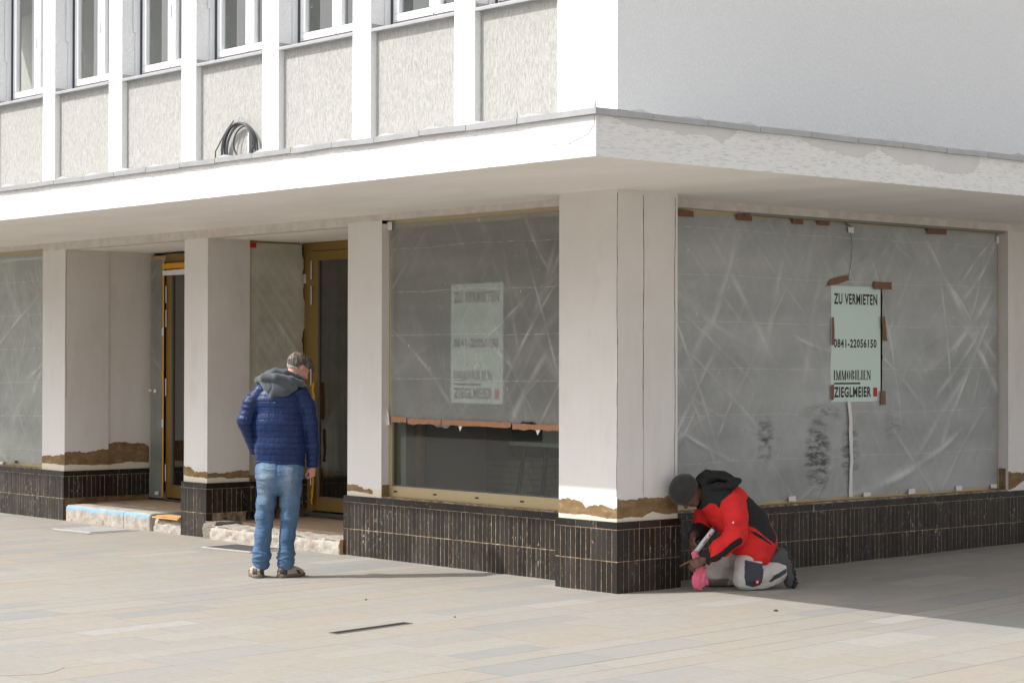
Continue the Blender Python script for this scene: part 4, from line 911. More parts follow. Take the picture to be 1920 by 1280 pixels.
def hand_sdf(P_, wrist, rot, fingers, thumb, sc=1.0):
    """rot columns: across (thumb side +), along fingers, back of hand; fingers: 4 lists of bend angles (deg)"""
    q = (P_-np.array(wrist))@rot/sc
    d = loft(q, [((0, 0, 0), .028, .020), ((.002, .04, .002), .038, .017), ((0, .088, 0), .041, .014)], (1, 0, 0), .02)
    for i, (bx, ln, bends) in enumerate(zip((.031, .0105, -.010, -.030), (.045, .050, .046, .036), fingers)):
        p = np.array([bx, .088, 0.]); a = 0; pts = [p-np.array([0, .03, 0])]; pts.append(p.copy()); spread = (1.5-i)*.05
        for j, (bd, f) in enumerate(zip(bends, (1, .62, .5))):
            a += math.radians(bd); p = p+ln*f*np.array([spread*.6, math.cos(a), -math.sin(a)]); pts.append(p.copy())
        d = smin(d, caps(q, pts, [.010, .0105, .0095, .0085, .0075], .004), .005)
    t = [np.array(x, float) for x in thumb]
    d = smin(d, caps(q, t, [.015, .0125, .0110, .0090][:len(t)], .006), .010)
    return d*sc
def m_skin(name, col, deep):
    b = NB(name); f = b.noise(22, 4, .6, b.map(src=b.n.new('ShaderNodeTexCoord').outputs['Object']))
    b.p.inputs['Subsurface Weight'].default_value = .12; b.p.inputs['Subsurface Radius'].default_value = (.02, .008, .004); b.p.inputs['Subsurface Scale'].default_value = .4
    return b.fin(b.mix(f, deep, col), .5, b.bump(b.noise(260, 3), .0006), spec=.4)
def oc(b): return b.n.new('ShaderNodeTexCoord').outputs['Object']
sk1 = m_skin('fair_skin', (.62, .33, .25), (.50, .22, .16)); sk2 = m_skin('brown_skin', (.17, .085, .055), (.10, .05, .035))
PR = YAW                                                       # people face about along / across the view; local x = right seen from the square
# ------------------------------------------------ standing man, seen from behind
MAN = thing('person', 'standing man in blue quilted jacket, grey hood and faded jeans seen from behind', 'person', (-2.736, -1.338, 0), None, -PR)
hr = frame_rot((.66, .58, -.48), (.18, .22, 1)); hc = (.158, .115, 1.765)
LH = frame_rot((.35, .55, -.75), (-.6, .5, .1))
def man_body(P_):
    d = loft(P_, [((.02, 0, .93), .165, .10), ((.02, .0, 1.15), .150, .10), ((.015, 0, 1.4), .165, .11), ((.015, .02, 1.53), .15, .09), ((.03, .045, 1.60), .07, .06)], k=.04)
    d = smin(d, loft(P_, [((.03, .05, 1.58), .058, .06), ((.10, .085, 1.69), .055, .058), ((.135, .10, 1.75), .05, .055)], k=.02), .03)
    d = smin(d, head_sdf(P_, hc, hr), .018)
    d = smin(d, caps(P_, [(-.14, .02, 1.56), (-.235, 0, 1.45), (-.27, -.01, 1.31), (-.215, .10, 1.08), (-.17, .15, 1.02)], [.055, .05, .042, .036, .028], .02), .03)
    d = smin(d, caps(P_, [(.18, .03, 1.54), (.245, .02, 1.44), (.268, .02, 1.3), (.288, .05, 1.1), (.286, .06, .93)], [.055, .05, .042, .038, .029], .02), .03)
    d = smin(d, hand_sdf(P_, (.286, .06, .935), frame_rot((.0, .0, -1), (.80, -.6, 0))@np.array([[1, 0, 0], [0, 1, 0], [0, 0, 1]]), [(55, 85, 50), (60, 85, 50), (65, 85, 50), (68, 85, 50)], [(.02, .02, -.006), (.045, .045, -.018), (.040, .072, -.036), (.022, .088, -.044)], .86), .012)
    d = smin(d, hand_sdf(P_, (-.17, .15, 1.02), frame_rot((.3, .35, -.8), (-.6, .7, 0)), [(20, 25, 15)]*4, [(.02, .02, -.006), (.05, .045, -.01), (.062, .07, -.015), (.066, .09, -.018)], .86), .012)
    d = smin(d, loft(P_, [((-.08, 0, .86), .075, .08), ((-.09, 0, .66), .068, .072), ((-.105, .02, .5), .052, .056), ((-.12, .0, .35), .048, .055), ((-.138, 0, .09), .036, .04)]), .03)
    d = smin(d, loft(P_, [((.10, 0, .86), .075, .08), ((.10, 0, .66), .068, .072), ((.095, .02, .5), .052, .056), ((.08, .0, .35), .048, .055), ((.07, 0, .09), .036, .04)]), .03)
    return d
surf(man_body, (-.36, -.2, .05), (.40, .28, 1.92), .0055, 'body', sk1, MAN, smooth_it=1)
for s in (-1, 1):
    p = np.array(hc)+hr@np.array([.032*s, .0905, .003]); m_ = MB(); bm = bmesh.new(); bmesh.ops.create_uvsphere(bm, u_segments=10, v_segments=8, radius=.006); me = bpy.data.meshes.new('eye'); bm.to_mesh(me); bm.free(); me.materials.append(m_black); link('eye', me, MAN, tuple(p))
def man_hair(P_):
    q = (P_-np.array(hc))@hr
    d = ball(q, (0, -.014, .038), (.086, .108, .099)); d = smin(d, ball(q, (0, .06, .105), (.055, .045, .022)), .02)
    cut = np.where(q[:, 0] > .012, (q[:, 1]-.14), (q[:, 1]-.055)*.8-(q[:, 2]-.035)*.55); cut = np.where((q[:, 0] > .012) & (q[:, 2] < .02), (q[:, 1]-.02), cut)
    cut2 = -(q[:, 2]+np.where(q[:, 1] < -.035, .070, -.012)); ear = .030-np.linalg.norm((q-np.array([.08, -.004, -.012]))[:, 1:], axis=1)
    ear = np.where(q[:, 0] > .02, ear, -1); d = smin(d, caps(q, [(.03, .085, .085), (.05, .115, .055), (.045, .128, .02)], [.022, .018, .008]), .015)-.003*wob(q, (150, 50, 90), 3)-.004*wob(q, (45, 28, 45), 13)
    return np.maximum(np.maximum(np.maximum(d, cut), cut2), ear)
b = NB('grey_brown_hair'); v = b.map(src=oc(b)); q_ = b.xyz(v)
f = b.noise(48, 4, .65, b.map((1.5, .5, .35), (0, .5, 0), src=v)); c = b.ramp(f, [(.3, (.018, .013, .010, 1)), (.52, (.10, .078, .060, 1)), (.75, (.34, .30, .26, 1))])
gm = b.ramp(b.math('ADD', b.math('MULTIPLY', q_[2], 1), b.math('MULTIPLY', b.noise(30), .03)), [(0, 1), (1, 0)])
hairtop = b.math('GREATER_THAN', b.math('ADD', b.math('SUBTRACT', q_[2], b.math('MULTIPLY', q_[0], -.42)), b.math('MULTIPLY', b.noise(40, 3, .6, v), .05)), 1.862)  # darker top hair; the pale back left side also has sunlight painted in
m_hair = b.fin(b.mix(hairtop, (.46, .43, .40, 1), c), .55, b.bump(f, .004), spec=.4)
surf(man_hair, (-.02, -.08, 1.62), (.34, .34, 1.93), .005, 'hair', m_hair, MAN, smooth_it=1)
SP = .0495
def quilt(z): return np.sqrt(np.abs(np.sin(np.pi*z/SP)))
def man_jacket(P_):
    z = P_[:, 2]
    t = loft(P_, [((.02, 0, .95), .198, .128), ((.02, 0, 1.1), .198, .132), ((.013, 0, 1.3), .197, .137), ((.012, .01, 1.48), .188, .128), ((.015, .03, 1.575), .155, .11), ((.03, .05, 1.64), .09, .085)], k=.03)
    pk = wob(P_, (60, 60, 10), 11); t = t-.0052*quilt(z)-.002*pk*quilt(z)-.007*folds(P_, (9, 6, 5), 4)
    a = caps(P_, [(-.13, .02, 1.565), (-.225, .0, 1.46), (-.268, -.012, 1.32), (-.205, .10, 1.08)], [.078, .070, .066, .052], .03)
    e = caps(P_, [(.175, .03, 1.55), (.243, .02, 1.44), (.268, .02, 1.3), (.288, .05, 1.1), (.286, .06, .92)], [.080, .068, .062, .054, .047], .03)
    s1 = z*1.03+P_[:, 0]*.25; s2 = z-P_[:, 0]*.12
    a = a-.0035*quilt(s1)-.003*wob(P_, (40, 40, 18), 21)*quilt(s1)-.004*folds(P_, (10, 8, 12), 8); e = e-.0035*quilt(s2)-.003*wob(P_, (40, 40, 18), 22)*quilt(s2)-.004*folds(P_, (10, 8, 10), 9)
    d = smin(t, smin(a, e, .004), .012)
    hem = .955-.012*np.sin(P_[:, 0]*7)
    d = np.where(P_[:, 0] > .215, np.maximum(d, .925-z), np.maximum(d, hem-z))
    d = np.maximum(d, .0+(z-1.665)); inn = loft(P_, [((.02, 0, .80), .188, .118), ((.02, 0, .985), .186, .116)]); d = np.maximum(d, -inn)
    w_ = caps(P_, [(.286, .06, .90), (.286, .06, .945)], [.036, .036]); return np.maximum(d, -w_)
b = NB('navy_quilted_nylon'); v = oc(b); z = b.xyz(v)[2]; x = b.xyz(v)[0]
pk = b.noise(55, 2, .5, b.map((1, 1, .35), src=v)); seam = b.math('ABSOLUTE', b.math('SINE', b.math('MULTIPLY', z, pi/SP)))
n = b.bump(b.math('POWER', seam, .3), .004, .8); n = b.bump(b.math('MULTIPLY', pk, b.math('SUBTRACT', 1.3, seam)), .010, .8, n); n = b.bump(b.noise(13, 4, .6, b.map((1, 1, .6), src=v)), .012, .6, n)
c = b.mix(b.math('MULTIPLY', b.ramp(seam, [(.0, 1), (.15, .7), (.42, 0)]), b.ramp(b.noise(9, 3, .6, v), [(.35, .25), (.6, 1)])), (.008, .024, .095), (.003, .006, .028))
m_jacket = b.fin(c, .45, n, spec=.3)
surf(man_jacket, (-.38, -.2, .90), (.38, .2, 1.68), .005, 'quilted_jacket', m_jacket, MAN, smooth_it=1)
def man_shirt(P_):
    d = loft(P_, [((.02, 0, .925), .192, .124), ((.02, 0, .99), .190, .122)]); return np.maximum(np.maximum(d, .944+.004*np.sin(P_[:, 0]*18)-P_[:, 2]), P_[:, 2]-.972)
surf(man_shirt, (-.2, -.16, .92), (.24, .16, 1.0), .006, 'shirt_hem', plain('pale_grey_shirt', (.45, .42, .38), .9, 0, .05, 20), MAN)
def man_hood(P_):
    d = loft(P_, [((.035, .01, 1.67), .11, .08), ((.012, -.055, 1.64), .150, .065), ((-.01, -.09, 1.585), .098, .048), ((-.035, -.118, 1.53), .022, .026)], k=.03)
    r1 = caps(P_, [(-.15, .08, 1.635), (-.165, .0, 1.665), (-.11, -.085, 1.69), (0, -.125, 1.69), (.12, -.105, 1.67), (.20, -.02, 1.635), (.215, .07, 1.61)], [.024, .026, .027, .028, .027, .024, .02], .015)
    r2 = caps(P_, [(-.09, .09, 1.68), (-.085, .01, 1.715), (-.02, -.055, 1.735), (.07, -.06, 1.725), (.15, -.02, 1.70), (.195, .07, 1.665), (.2, .13, 1.63)], [.022, .024, .025, .025, .023, .021, .018], .015)
    d = smin(smin(d, r1, .012), r2, .012)
    fo = folds(P_, (14, 10, 12), 31); crease = np.exp(-((P_[:, 0]-(-.055+.02*np.sin(P_[:, 2]*40)))/.008)**2)*(P_[:, 2] < 1.66)*(P_[:, 1] < -.05)
    d = d-.007*fo+.008*crease
    ngk = caps(P_, [(.03, .06, 1.60), (.12, .10, 1.75)], [.075, .082]); return np.maximum(d, -ngk)
b = NB('grey_fleece'); v = oc(b); m_hood = b.fin(b.mix(b.noise(25, 4, .6, v), (.055, .065, .075), (.105, .118, .13)), .95, b.bump(b.noise(160, 3, .7, v), .002), spec=.15, sheen=.3)
surf(man_hood, (-.23, -.2, 1.48), (.27, .2, 1.80), .005, 'hood', m_hood, MAN)
def man_jeans(P_):
    z = P_[:, 2]
    h = loft(P_, [((.02, 0, .975), .186, .116), ((.02, -.01, .90), .194, .130), ((.015, -.01, .82), .180, .125)], k=.03)
    for cx in (-.078, .112): h = smin(h, ball(P_, (cx, -.055, .865), (.092, .085, .095)), .03)
    cl = P_[:, 0]-.012
    l = loft(P_, [((-.082, 0, .86), .090, .105), ((-.087, 0, .756), .080, .098), ((-.097, .0, .63), .074, .088), ((-.106, .012, .518), .071, .078), ((-.120, -.005, .35), .064, .072), ((-.134, 0, .20), .065, .066), ((-.140, 0, .115), .067, .070)], k=.03)
    r = loft(P_, [((.108, 0, .86), .092, .105), ((.110, 0, .756), .086, .098), ((.105, .0, .63), .076, .088), ((.097, .012, .518), .069, .078), ((.083, -.005, .35), .060, .072), ((.073, .005, .20), .058, .066), ((.070, .01, .11), .063, .074)], k=.03)
    legs = smin(l, r, .006)
    def cr(P__): return .5+.5*np.exp(-((z-.52)/.12)**2)+.8*np.exp(-((z-.15)/.07)**2)+.4*np.exp(-((z-.80)/.07)**2)
    d = smin(h, legs, .02)-.0095*cr(P_)*folds(P_*np.array([1, 1, 1]), (7, 5, 19), 61)-.003*folds(P_, (14, 10, 32), 71)
    for k_, zz in enumerate((.125, .155, .18, .21)): d = d-.007*np.exp(-((z-zz-.012*np.sin(P_[:, 0]*25+k_*2))/.008)**2)
    d = d+.006*np.exp(-(cl/.010)**2)*(z > .78)
    d = np.maximum(d, z-.975); d = np.maximum(d, .072+.012*np.sin(P_[:, 1]*18)-z)
    for c_ in ((-.140, 0), (.070, .01)): d = np.maximum(d, -caps(P_, [(c_[0], c_[1], .02), (c_[0], c_[1], .095)], [.052, .052]))
    return d
b = NB('faded_denim'); v = oc(b); q_ = b.xyz(v)
f = b.noise(7, 5, .65, b.map((1.6, 1, .6), src=v)); z = q_[2]
th = b.ramp(z, [(.50, 0), (.72, .55), (.88, .85), (.97, .3)]); side = b.math('SUBTRACT', 1, b.math('MULTIPLY', b.math('ABSOLUTE', b.math('SUBTRACT', b.math('ABSOLUTE', b.math('SUBTRACT', q_[0], .012)), .10)), 12), 0, True)
wear = b.math('MULTIPLY', b.math('MULTIPLY', th, side), b.ramp(f, [(.35, .3), (.65, 1)]))
c = b.mix(b.ramp(f, [(.3, 0), (.7, 1)]), (.050, .105, .200), (.100, .175, .285)); c = b.mix(wear, c, (.33, .40, .45))
wv = b.noise(90, 4, .7, b.map((1, 1, .25), src=v)); c = b.mix(b.ramp(wv, [(.6, 0), (.75, .35)]), c, (.4, .5, .58))
m_denim = b.fin(c, .85, b.bump(b.noise(9, 4, .6, b.map((.7, 1, 2.2), (0, .35, 0), src=v)), .032, .8, b.bump(wv, .001)), spec=.2)
surf(man_jeans, (-.24, -.2, .05), (.24, .16, 1.0), .005, 'jeans', m_denim, MAN)
m_stitch = plain('denim_seam', (.03, .06, .13), .8)
m_shoe = plain('beige_suede', (.40, .33, .26), .8, 0, .12, 30, .001); m_shoe2 = plain('dark_shoe_panel', (.035, .035, .035), .6); m_sole = plain('brown_rubber_sole', (.15, .115, .085), .7)
def shoe(parent, heel, toe, nm='shoe', mats=(m_shoe, m_shoe2, m_sole)):
    h, t = np.array(heel, float), np.array(toe, float); f = (t-h)/np.linalg.norm(t-h); L = np.linalg.norm(t-h)
    rot = np.stack([np.array([f[1], -f[0], 0]), f, np.array([0, 0, 1.])], 1)
    def sd(P_):
        q = (P_-h)@rot
        d = loft(q, [((0, .0, .048), .045, .042), ((0, .09, .050), .049, .045), ((0, L*.68, .044), .056, .036), ((0, L, .036), .044, .028)], k=.03)
        d = smin(d, loft(q, [((0, .03, .05), .038, .048), ((0, .035, .105), .042, .05)], k=.02), .03)
        d = np.maximum(d, q[:, 2]-.125-.15*(.04-q[:, 1])); d = np.maximum(d, -loft(q, [((0, .04, .09), .030, .038), ((0, .04, .16), .034, .042)]))
        return np.maximum(d, .022-q[:, 2])
    def mf(P_):
        q = (P_-h)@rot; y, z = q[:, 1], q[:, 2]
        r = ((z > .028) & (z < .062) & (np.sin(y*42+1+z*30) > .75)) | ((y < .012) & (z > .035) & (z < .085) & (np.abs(q[:, 0]) > .012))
        return r.astype(int)
    lo = np.minimum(h, t)-.08; hi = np.maximum(h, t)+.08; lo[2] = 0; hi[2] = .16
    o = surf(sd, lo, hi, .0045, nm, list(mats[:2]), parent, mf)
    def so(P_):
        q = (P_-h)@rot; d = loft(q, [((0, .0, .014), .050, .05), ((0, .09, .014), .050, .05), ((0, L*.68, .014), .060, .05), ((0, L, .014), .047, .05)], k=.03)
        tr = .006*(np.sin(q[:, 1]*190) > .3); return np.maximum(np.maximum(d, q[:, 2]-.030), tr-q[:, 2])
    surf(so, np.append(lo[:2], -.006), np.append(hi[:2], .04), .004, 'sole', mats[2], o, smooth_it=0); return o
shoe(MAN, (-.158, -.035, 0), (-.205, .165, 0)); shoe(MAN, (.045, -.02, 0), (.175, .145, 0))
# ------------------------------------------------ kneeling worker, facing left
WL = (.342, 1.090, 0); WR = -PR+RAD(13)
WRK = thing('person', 'kneeling worker in red and black jacket, dark beanie and pale work trousers', 'person', WL, None, WR)
wc = np.array((-.480, -.03, .775)); wr = frame_rot((-.36, .05, -.93), (-.93, 0, .36))
def wrk_body(P_):
    d = loft(P_, [((.09, 0, .33), .14, .12), ((-.02, 0, .50), .145, .12), ((-.14, 0, .65), .15, .12), ((-.24, 0, .73), .14, .09)], (0, 1, 0), .05)
    d = smin(d, loft(P_, [((-.26, 0, .75), .062, .062), ((-.40, -.01, .775), .058, .06)], (0, 1, 0)), .04)
    d = smin(d, head_sdf(P_, wc, wr), .02)
    d = smin(d, caps(P_, [(-.16, -.16, .71), (-.145, -.23, .58), (-.155, -.25, .44), (-.385, -.225, .268), (-.42, -.22, .245)], [.06, .055, .045, .033, .028], .02), .03)
    d = smin(d, caps(P_, [(-.22, .15, .70), (-.27, .2, .56), (-.30, .19, .44), (-.40, .04, .43), (-.43, -.01, .425)], [.06, .055, .045, .033, .028], .02), .03)
    d = smin(d, hand_sdf(P_, (-.415, -.222, .248), frame_rot((-.90, .12, -.30), (-.35, -.75, .55)), [(12, 10, 4), (55, 60, 30), (62, 70, 40), (66, 75, 40)], [(.02, .02, -.006), (.045, .045, -.022), (.040, .075, -.040), (.026, .098, -.046)], 1.02), .012)
    d = smin(d, hand_sdf(P_, (-.428, -.015, .425), frame_rot((-.30, -.62, -.72), (-.9, .1, .35)), [(40, 55, 35), (45, 60, 35), (50, 60, 35), (52, 60, 35)], [(.02, .02, -.006), (.045, .040, -.022), (.045, .065, -.042), (.03, .082, -.054)], 1.0), .012)
    for s in (-1, 1):
        kx = -.04 if s < 0 else -.19; y = .155*s
        d = smin(d, caps(P_, [(.10, .09*s, .33), (kx, y, .10), (.24, y*.9, .13)], [.085, .065, .042], .02), .03)
    return d
surf(wrk_body, (-.66, -.36, .0), (.34, .32, .95), .0055, 'body', sk2, WRK)
for s in (-1, 1):
    p = wc+wr@np.array([.032*s, .0905, .003]); bm = bmesh.new(); bmesh.ops.create_uvsphere(bm, u_segments=10, v_segments=8, radius=.006); me = bpy.data.meshes.new('eye'); bm.to_mesh(me); bm.free(); me.materials.append(m_black); link('eye', me, WRK, tuple(p))
def beanie(P_):
    q = (P_-wc)@wr
    d = ball(q, (0, -.012, .040), (.104, .128, .112)); d = smin(d, ball(q, (0, -.01, .06), (.098, .110, .095)), .03)
    d = d-.003*folds(q, (16, 16, 16), 5)-.004*np.exp(-((q[:, 2]-.005+.25*q[:, 1])/.02)**2)
    return np.maximum(d, -(q[:, 2]+.034-.16*q[:, 1]))
b = NB('charcoal_knit'); v = oc(b); kn = b.noise(120, 2, .6, b.map((1, 1, 1), src=v))
m_knit = b.fin(b.mix(b.noise(18, 4, .6, v), (.026, .025, .024), (.055, .053, .050)), .95, b.bump(kn, .003), spec=.12, sheen=.25)
surf(beanie, (-.66, -.2, .58), (-.28, .16, .96), .005, 'beanie', m_knit, WRK)
def UV(*pp): return [((u-868.7)/1054, (1133.9-v)/1054) for u, v in pp]
HEM = UV((700, 800), (955, 948), (1030, 880), (1085, 760), (1135, 650))
def wrk_jacket(P_):
    x, y, z = P_.T
    t = loft(P_, [((.075, 0, .335), .235, .205), ((.0, 0, .50), .222, .19), ((-.125, 0, .645), .215, .170), ((-.225, 0, .725), .185, .145), ((-.325, 0, .765), .115, .115)], (0, 1, 0), .05)
    t = smin(t, loft(P_, [((.02, -.11, .36), .13, .13), ((.06, -.13, .26), .14, .085)], (0, 1, 0)), .05)
    t = t-.010*folds(P_, (7, 5, 8), 15)-.008*folds(P_, (17, 9, 17), 25)
    # sagging hem sides
    a = caps(P_, [(-.150, -.155, .705), (-.145, -.225, .59), (-.150, -.245, .45)], [.098, .092, .083], .03)
    f = caps(P_, [(-.150, -.245, .445), (-.27, -.24, .345), (-.395, -.225, .262)], [.084, .067, .052], .03)
    a = smin(a, f, .02)-.010*folds(P_, (13, 8, 15), 35)-.005*folds(P_, (28, 14, 32), 45)
    e = caps(P_, [(-.21, .14, .70), (-.27, .19, .56), (-.30, .18, .45), (-.405, .035, .43)], [.09, .08, .068, .05], .03)-.005*folds(P_, (12, 8, 14), 36)
    ct = ((P_-np.array((-.405, -.224, .255)))@np.array((-.82, .05, -.56))); a = np.maximum(a, ct)
    ce = ((P_-np.array((-.415, .02, .43)))@np.array((-.6, -.78, 0))); e = np.maximum(e, ce)
    # open collar
    col = loft(P_, [((-.33, 0, .765), .118, .125), ((-.365, -.0, .768), .112, .128)], (0, 1, 0)); hole = loft(P_, [((-.30, 0, .765), .088, .098), ((-.45, 0, .77), .098, .110)], (0, 1, 0))
    t = smin(t, col, .02); t = np.maximum(t, (-x-.385))
    d = smin(smin(t, a, .008), e, .012); d = np.maximum(d, -hole)
    # hem planes: back lower edge and front lower edge
    n1 = np.array((.80, 0, -.60)); p1 = np.array((.257, 0, .468)); d1 = (P_-p1)@n1
    (ax_, az), (bx_, bz) = HEM[1], HEM[0]; n2 = np.array((-(az-bz), 0, (ax_-bx_))); n2 = -n2/np.linalg.norm(n2); n2 = n2 if n2[2] < 0 else -n2
    d2 = (P_-np.array((ax_, 0, az)))@n2; body = (np.minimum(a, e) > .0)
    d = np.where(body, np.maximum(d, np.maximum((P_-np.array((.1, 0, .19)))@np.array((.93, 0, -.36))-.06, d2)), d)
    cav = loft(P_, [((.10, 0, .28), .222, .165), ((.04, 0, .38), .21, .15)], (0, 1, 0)); return np.maximum(d, -np.where(z < .40, cav, 1))
PB = UV((820, 372), (868, 343), (960, 405), (1055, 515), (1118, 690), (1082, 752), (980, 682), (885, 610), (788, 570), (800, 500), (822, 420))
PY = UV((400, 160), (640, 190), (720, 235), (700, 300), (655, 330), (600, 380), (592, 440), (560, 405), (520, 398), (505, 420), (470, 470), (430, 300))
PF = UV((712, 668), (742, 690), (738, 725), (640, 800), (500, 905), (462, 852), (560, 790), (640, 720))
PK = UV((836, 628), (880, 635), (960, 680), (1040, 745), (1030, 752), (950, 705), (870, 660))
def wj_mat(P_):
    x, y, z = P_.T; arm = (caps(P_, [(-.150, -.155, .705), (-.145, -.225, .59), (-.150, -.245, .45), (-.27, -.24, .345), (-.395, -.225, .262)], [.1, .095, .09, .072, .055]) < .012)
    back = inpoly(x, z, PB) & ~arm; yoke = inpoly(x, z, PY) & ((y < .12)); fa_ = inpoly(x, z, PF) & arm
    ins_ = loft(P_, [((-.30, 0, .765), .093, .103), ((-.45, 0, .77), .103, .115)], (0, 1, 0)) < 0
    far = caps(P_, [(-.30, .18, .45), (-.405, .035, .43)], [.075, .06]) < .01
    pk = inpoly(x, z, PK) & (y < 0)
    return np.where(back | yoke | fa_ | ins_ | far | pk | (x < -.372), 1, 0)
b = NB('red_work_fabric'); v = oc(b); m_rj = b.fin(b.mix(b.noise(12, 5, .65, v), (.58, .014, .018), (.80, .040, .036)), .75, b.bump(b.noise(30, 4, .6, v), .004), spec=.25)
b = NB('black_work_fabric'); v = oc(b); m_bj = b.fin(b.mix(b.noise(14, 5, .65, v), (.010, .010, .012), (.028, .028, .030)), .8, b.bump(b.noise(30, 4, .6, v), .004), spec=.3)
surf(wrk_jacket, (-.52, -.36, .12), (.34, .32, .96), .005, 'work_jacket', [m_rj, m_bj], WRK, wj_mat)
def wrk_hood(P_):
    d = loft(P_, [((-.375, .0, .855), .085, .030), ((-.30, 0, .895), .12, .045), ((-.20, .0, .895), .13, .045), ((-.11, 0, .862), .11, .030), ((-.07, -.02, .84), .06, .018)], (0, 1, 0), .03)
    r = caps(P_, [(-.34, -.10, .80), (-.27, -.15, .83), (-.16, -.16, .835), (-.085, -.12, .87)], [.026, .03, .028, .020], .02)
    return smin(d, r, .02)-.010*folds(P_, (13, 9, 16), 77)-.005*folds(P_, (26, 14, 30), 78)
surf(wrk_hood, (-.44, -.22, .74), (-.02, .18, .98), .005, 'hood', m_bj, WRK)
def wrk_tr(P_):
    x, y, z = P_.T
    d = loft(P_, [((.12, 0, .36), .165, .13), ((.10, 0, .28), .16, .12)], (0, 1, 0))
    L = caps(P_, [(.07, -.08, .31), (.0, -.135, .21), (-.035, -.155, .098)], [.10, .103, .095], .03); L = smin(L, caps(P_, [(-.03, -.16, .098), (.10, -.16, .105), (.20, -.155, .135), (.285, -.15, .155)], [.094, .094, .084, .068], .03), .03)
    Rr = caps(P_, [(.04, .10, .34), (-.10, .12, .24), (-.205, .13, .105)], [.11, .105, .092], .03); Rr = smin(Rr, caps(P_, [(-.20, .13, .10), (.0, .13, .10), (.2, .12, .13)], [.092, .088, .075], .03), .03)
    d = smin(d, smin(L, Rr, .01), .02)-.011*folds(P_, (12, 8, 16), 101)-.006*folds(P_, (26, 12, 34), 103)
    pkx = box_sd(P_, (.005, -.262, .155), (.064, .012, .085), None, .01); d = smin(d, pkx, .012)
    d = np.maximum(d, (x-.292)); return np.maximum(d, .004-z)
GP = UV((800, 872), (945, 905), (955, 960), (928, 1085), (870, 1100), (800, 1085), (785, 1010)); GK = UV((1000, 1055), (1060, 1000), (1170, 950), (1172, 985), (1110, 1020), (1030, 1062)); 
def tr_mat(P_):
    x, y, z = P_.T; g = (inpoly(x, z, GP) | inpoly(x, z, GK)) & (y < -.12); kk = (y > -.02) & (x < -.11) & (z < .075); return np.where(g, 1, np.where(kk, 2, 0))
b = NB('pale_work_trousers'); v = oc(b); c = b.mix(b.noise(11, 5, .65, v), (.44, .42, .39), (.66, .64, .61)); m_tr = b.fin(c, .9, b.bump(b.noise(26, 4, .6, v), .005), spec=.15)
m_trg = plain('slate_pocket_fabric', (.055, .062, .078), .85, 0, .15, 30, .002); m_trk = plain('beige_knee_pad', (.26, .235, .20), .9, 0, .15, 20, .002)
surf(wrk_tr, (-.34, -.30, .0), (.34, .28, .52), .005, 'work_trousers', [m_tr, m_trg, m_trk], WRK, tr_mat)
m_boot = plain('worn_dark_boot', (.075, .08, .08), .6, 0, .3, 30, .004); m_bsole = plain('boot_sole', (.035, .038, .038), .7, 0, .3, 30, .004)
def boot(y, off):
    o3 = np.array(off)
    def sd(P_):
        q = P_-o3; y0 = y
        d = loft(q, [((.272, y0, .290), .044, .048), ((.300, y0, .20), .044, .048), ((.330, y0, .11), .048, .042), ((.335, y0, .050), .044, .036)], (0, 1, 0), .03)
        d = smin(d, loft(q, [((.20, y0, .235), .052, .055), ((.27, y0, .25), .05, .055)], (0, 1, 0)), .03)
        return d-.005*folds(q, (18, 14, 20), 7)
    o = surf(sd, np.array((.10, y-.09, 0))+o3*.9-.01, np.array((.42, y+.09, .38))+o3, .005, 'boot', m_boot, WRK)
    def so(P_):
        q = P_-o3; d = loft(q, [((.305, y, .335), .036, .020), ((.325, y, .25), .040, .020), ((.365, y, .14), .048, .018), ((.385, y, .05), .046, .018), ((.372, y, .012), .034, .016)], (0, 1, 0), .02)
        s = (q[:, 2]+.3*q[:, 0]); return np.maximum(d+.004*(np.sin(s*210) > .2)*(q[:, 0] > .30+.0*s), .001-P_[:, 2])
    surf(so, np.array((.27, y-.08, -.006)), np.array((.44, y+.08, .38))+o3, .004, 'sole', m_bsole, o, smooth_it=1)
boot(-.155, (0, 0, 0)); boot(.12, (-.075, 0, 0))
# emblem dots: pocket, sleeve, chest piping
def disc(c, r, n, mat, name, par, th=.002):
    n = Vector(n).normalized(); a = n.orthogonal().normalized(); b_ = n.cross(a); m_ = MB(); k = 16
    v0 = [Vector(c)+n*d+r*(cos(2*pi*i/k)*a+sin(2*pi*i/k)*b_) for d in (0, th) for i in range(k)]; m_.v = [tuple(v) for v in v0]
    m_.f = [tuple(range(k)), tuple(range(2*k-1, k-1, -1))]+[(i, (i+1) % k, k+(i+1) % k, k+i) for i in range(k)]; m_.mi = [0]*len(m_.f); return m_.build(name, mat, par)
def star(c, r, mat, par):
    m_ = MB(); pts = []
    for i in range(16): q = r*(1 if i % 2 == 0 else .55); pts.append((c[0]+q*cos(pi*i/8), c[2]+q*sin(pi*i/8)))
    m_.prism(pts, 'y', c[1]-.001, c[1]+.001); return m_.build('emblem_star', mat, par)
e_ = disc((.017, -.286, .077), .017, (0, -1, 0), m_rj, 'emblem', WRK); star((.017, -.290, .077), .010, m_paper, e_)
e_ = disc((-.214, -.358, .560), .018, (-.1, -1, .1), m_rj, 'emblem', WRK, .010); star((-.214, -.3705, .560), .010, m_paper, e_)
def strip3(pts, r, name, mat, par): m_ = MB(); m_.tube(pts, r, 6); return m_.build(name, mat, par, smooth=True)
m_pipe = plain('reflective_piping', (.6, .6, .6), .5)
strip3([(-.165, -.318, .432), (-.140, -.326, .420), (-.128, -.318, .395)], .005, 'reflective_piping', m_pipe, WRK)
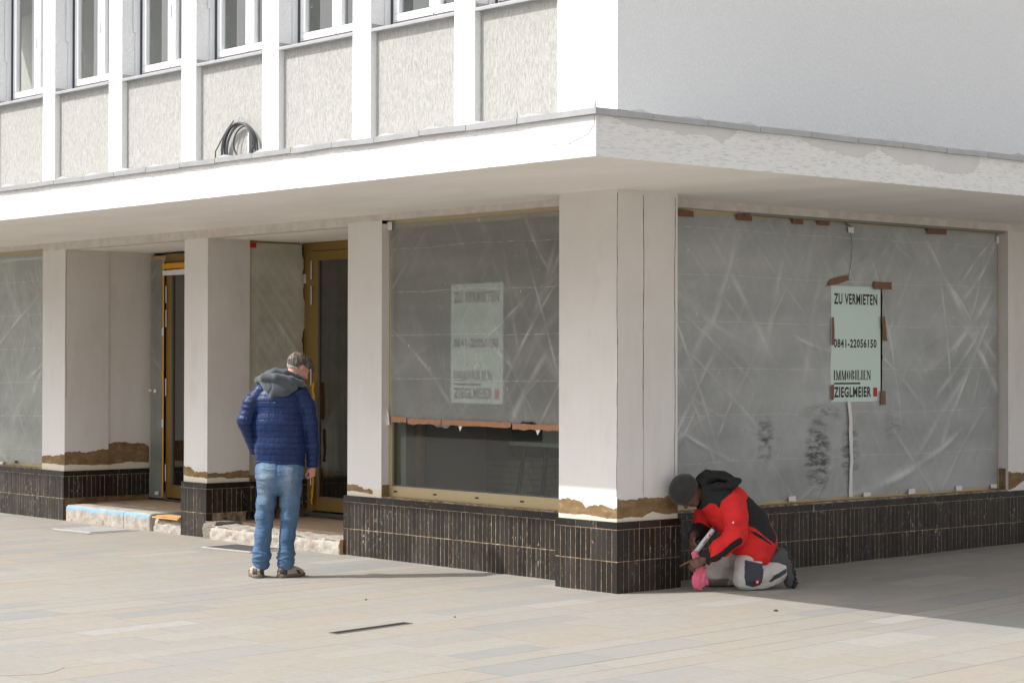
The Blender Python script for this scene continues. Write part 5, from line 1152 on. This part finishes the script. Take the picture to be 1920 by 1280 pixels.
# things held: tube and cloth
T = thing('sealant_tube', 'white printed tube held in the hands of the kneeling worker', 'tube', WL, None, WR)
m_ = MB(); A_, B_ = Vector((-.30, -.125, .482)), Vector((-.445, -.135, .310)); ax = (B_-A_).normalized(); m_.tube([A_-ax*.004, A_, B_, B_+ax*.004], [.017, .020, .020, .014], 14)
m_.build('barrel', plain('white_tube_plastic', (.62, .63, .66), .4, 0, .02), T, smooth=True)
m_ = MB(); m_.tube([B_+ax*.004, B_+ax*.05], [.007, .003], 8); m_.build('nozzle', m_paper, T, smooth=True)
m_ = MB()
sd_ = ax.cross(Vector((0, 1, 0))).normalized(); fr = Vector((0, -.0208, 0))
def pl(u0, u1, w0, w1): 
    q = [A_+ax*u0+sd_*w0, A_+ax*u1+sd_*w0, A_+ax*u1+sd_*w1, A_+ax*u0+sd_*w1]; m_.quad(*[tuple(p+Vector((0, -.0207, 0))) for p in q])
for i in range(5): pl(.085+i*.012, .092+i*.012, -.006, .005)
m_.build('print', m_ink, T, recalc=False); m_ = MB(); pl(.045, .062, -.007, .007); m_.build('print', m_redp, T, recalc=False)
CL = thing('cleaning_cloth', 'crumpled pink cleaning cloth hanging from the worker hand', 'cloth', WL, None, WR)
def cloth(P_):
    x, y, z = P_.T
    d = loft(P_, [((-.470, -.175, .300), .030, .022), ((-.445, -.18, .245), .034, .024), ((-.430, -.185, .17), .046, .026), ((-.425, -.185, .09), .060, .030), ((-.445, -.185, .030), .034, .014)], (1, 0, 0), .015)
    d = smin(d, caps(P_, [(-.395, -.185, .10), (-.368, -.18, .060)], [.022, .009]), .02)
    pl_ = np.sin(x*150+z*26+4*np.sin(z*22)); return d-.0045*pl_*(z < .27)-.009*folds(P_, (26, 18, 15), 6)+.004
b = NB('pink_cloth'); v = oc(b); m_pk = b.fin(b.mix(b.noise(20, 4, .6, v), (.60, .085, .17), (.84, .22, .31)), .9, b.bump(b.noise(120, 3, .6, v), .002), spec=.1, sheen=.2)
surf(cloth, (-.54, -.30, .0), (-.30, -.13, .36), .0045, 'fabric', m_pk, CL)
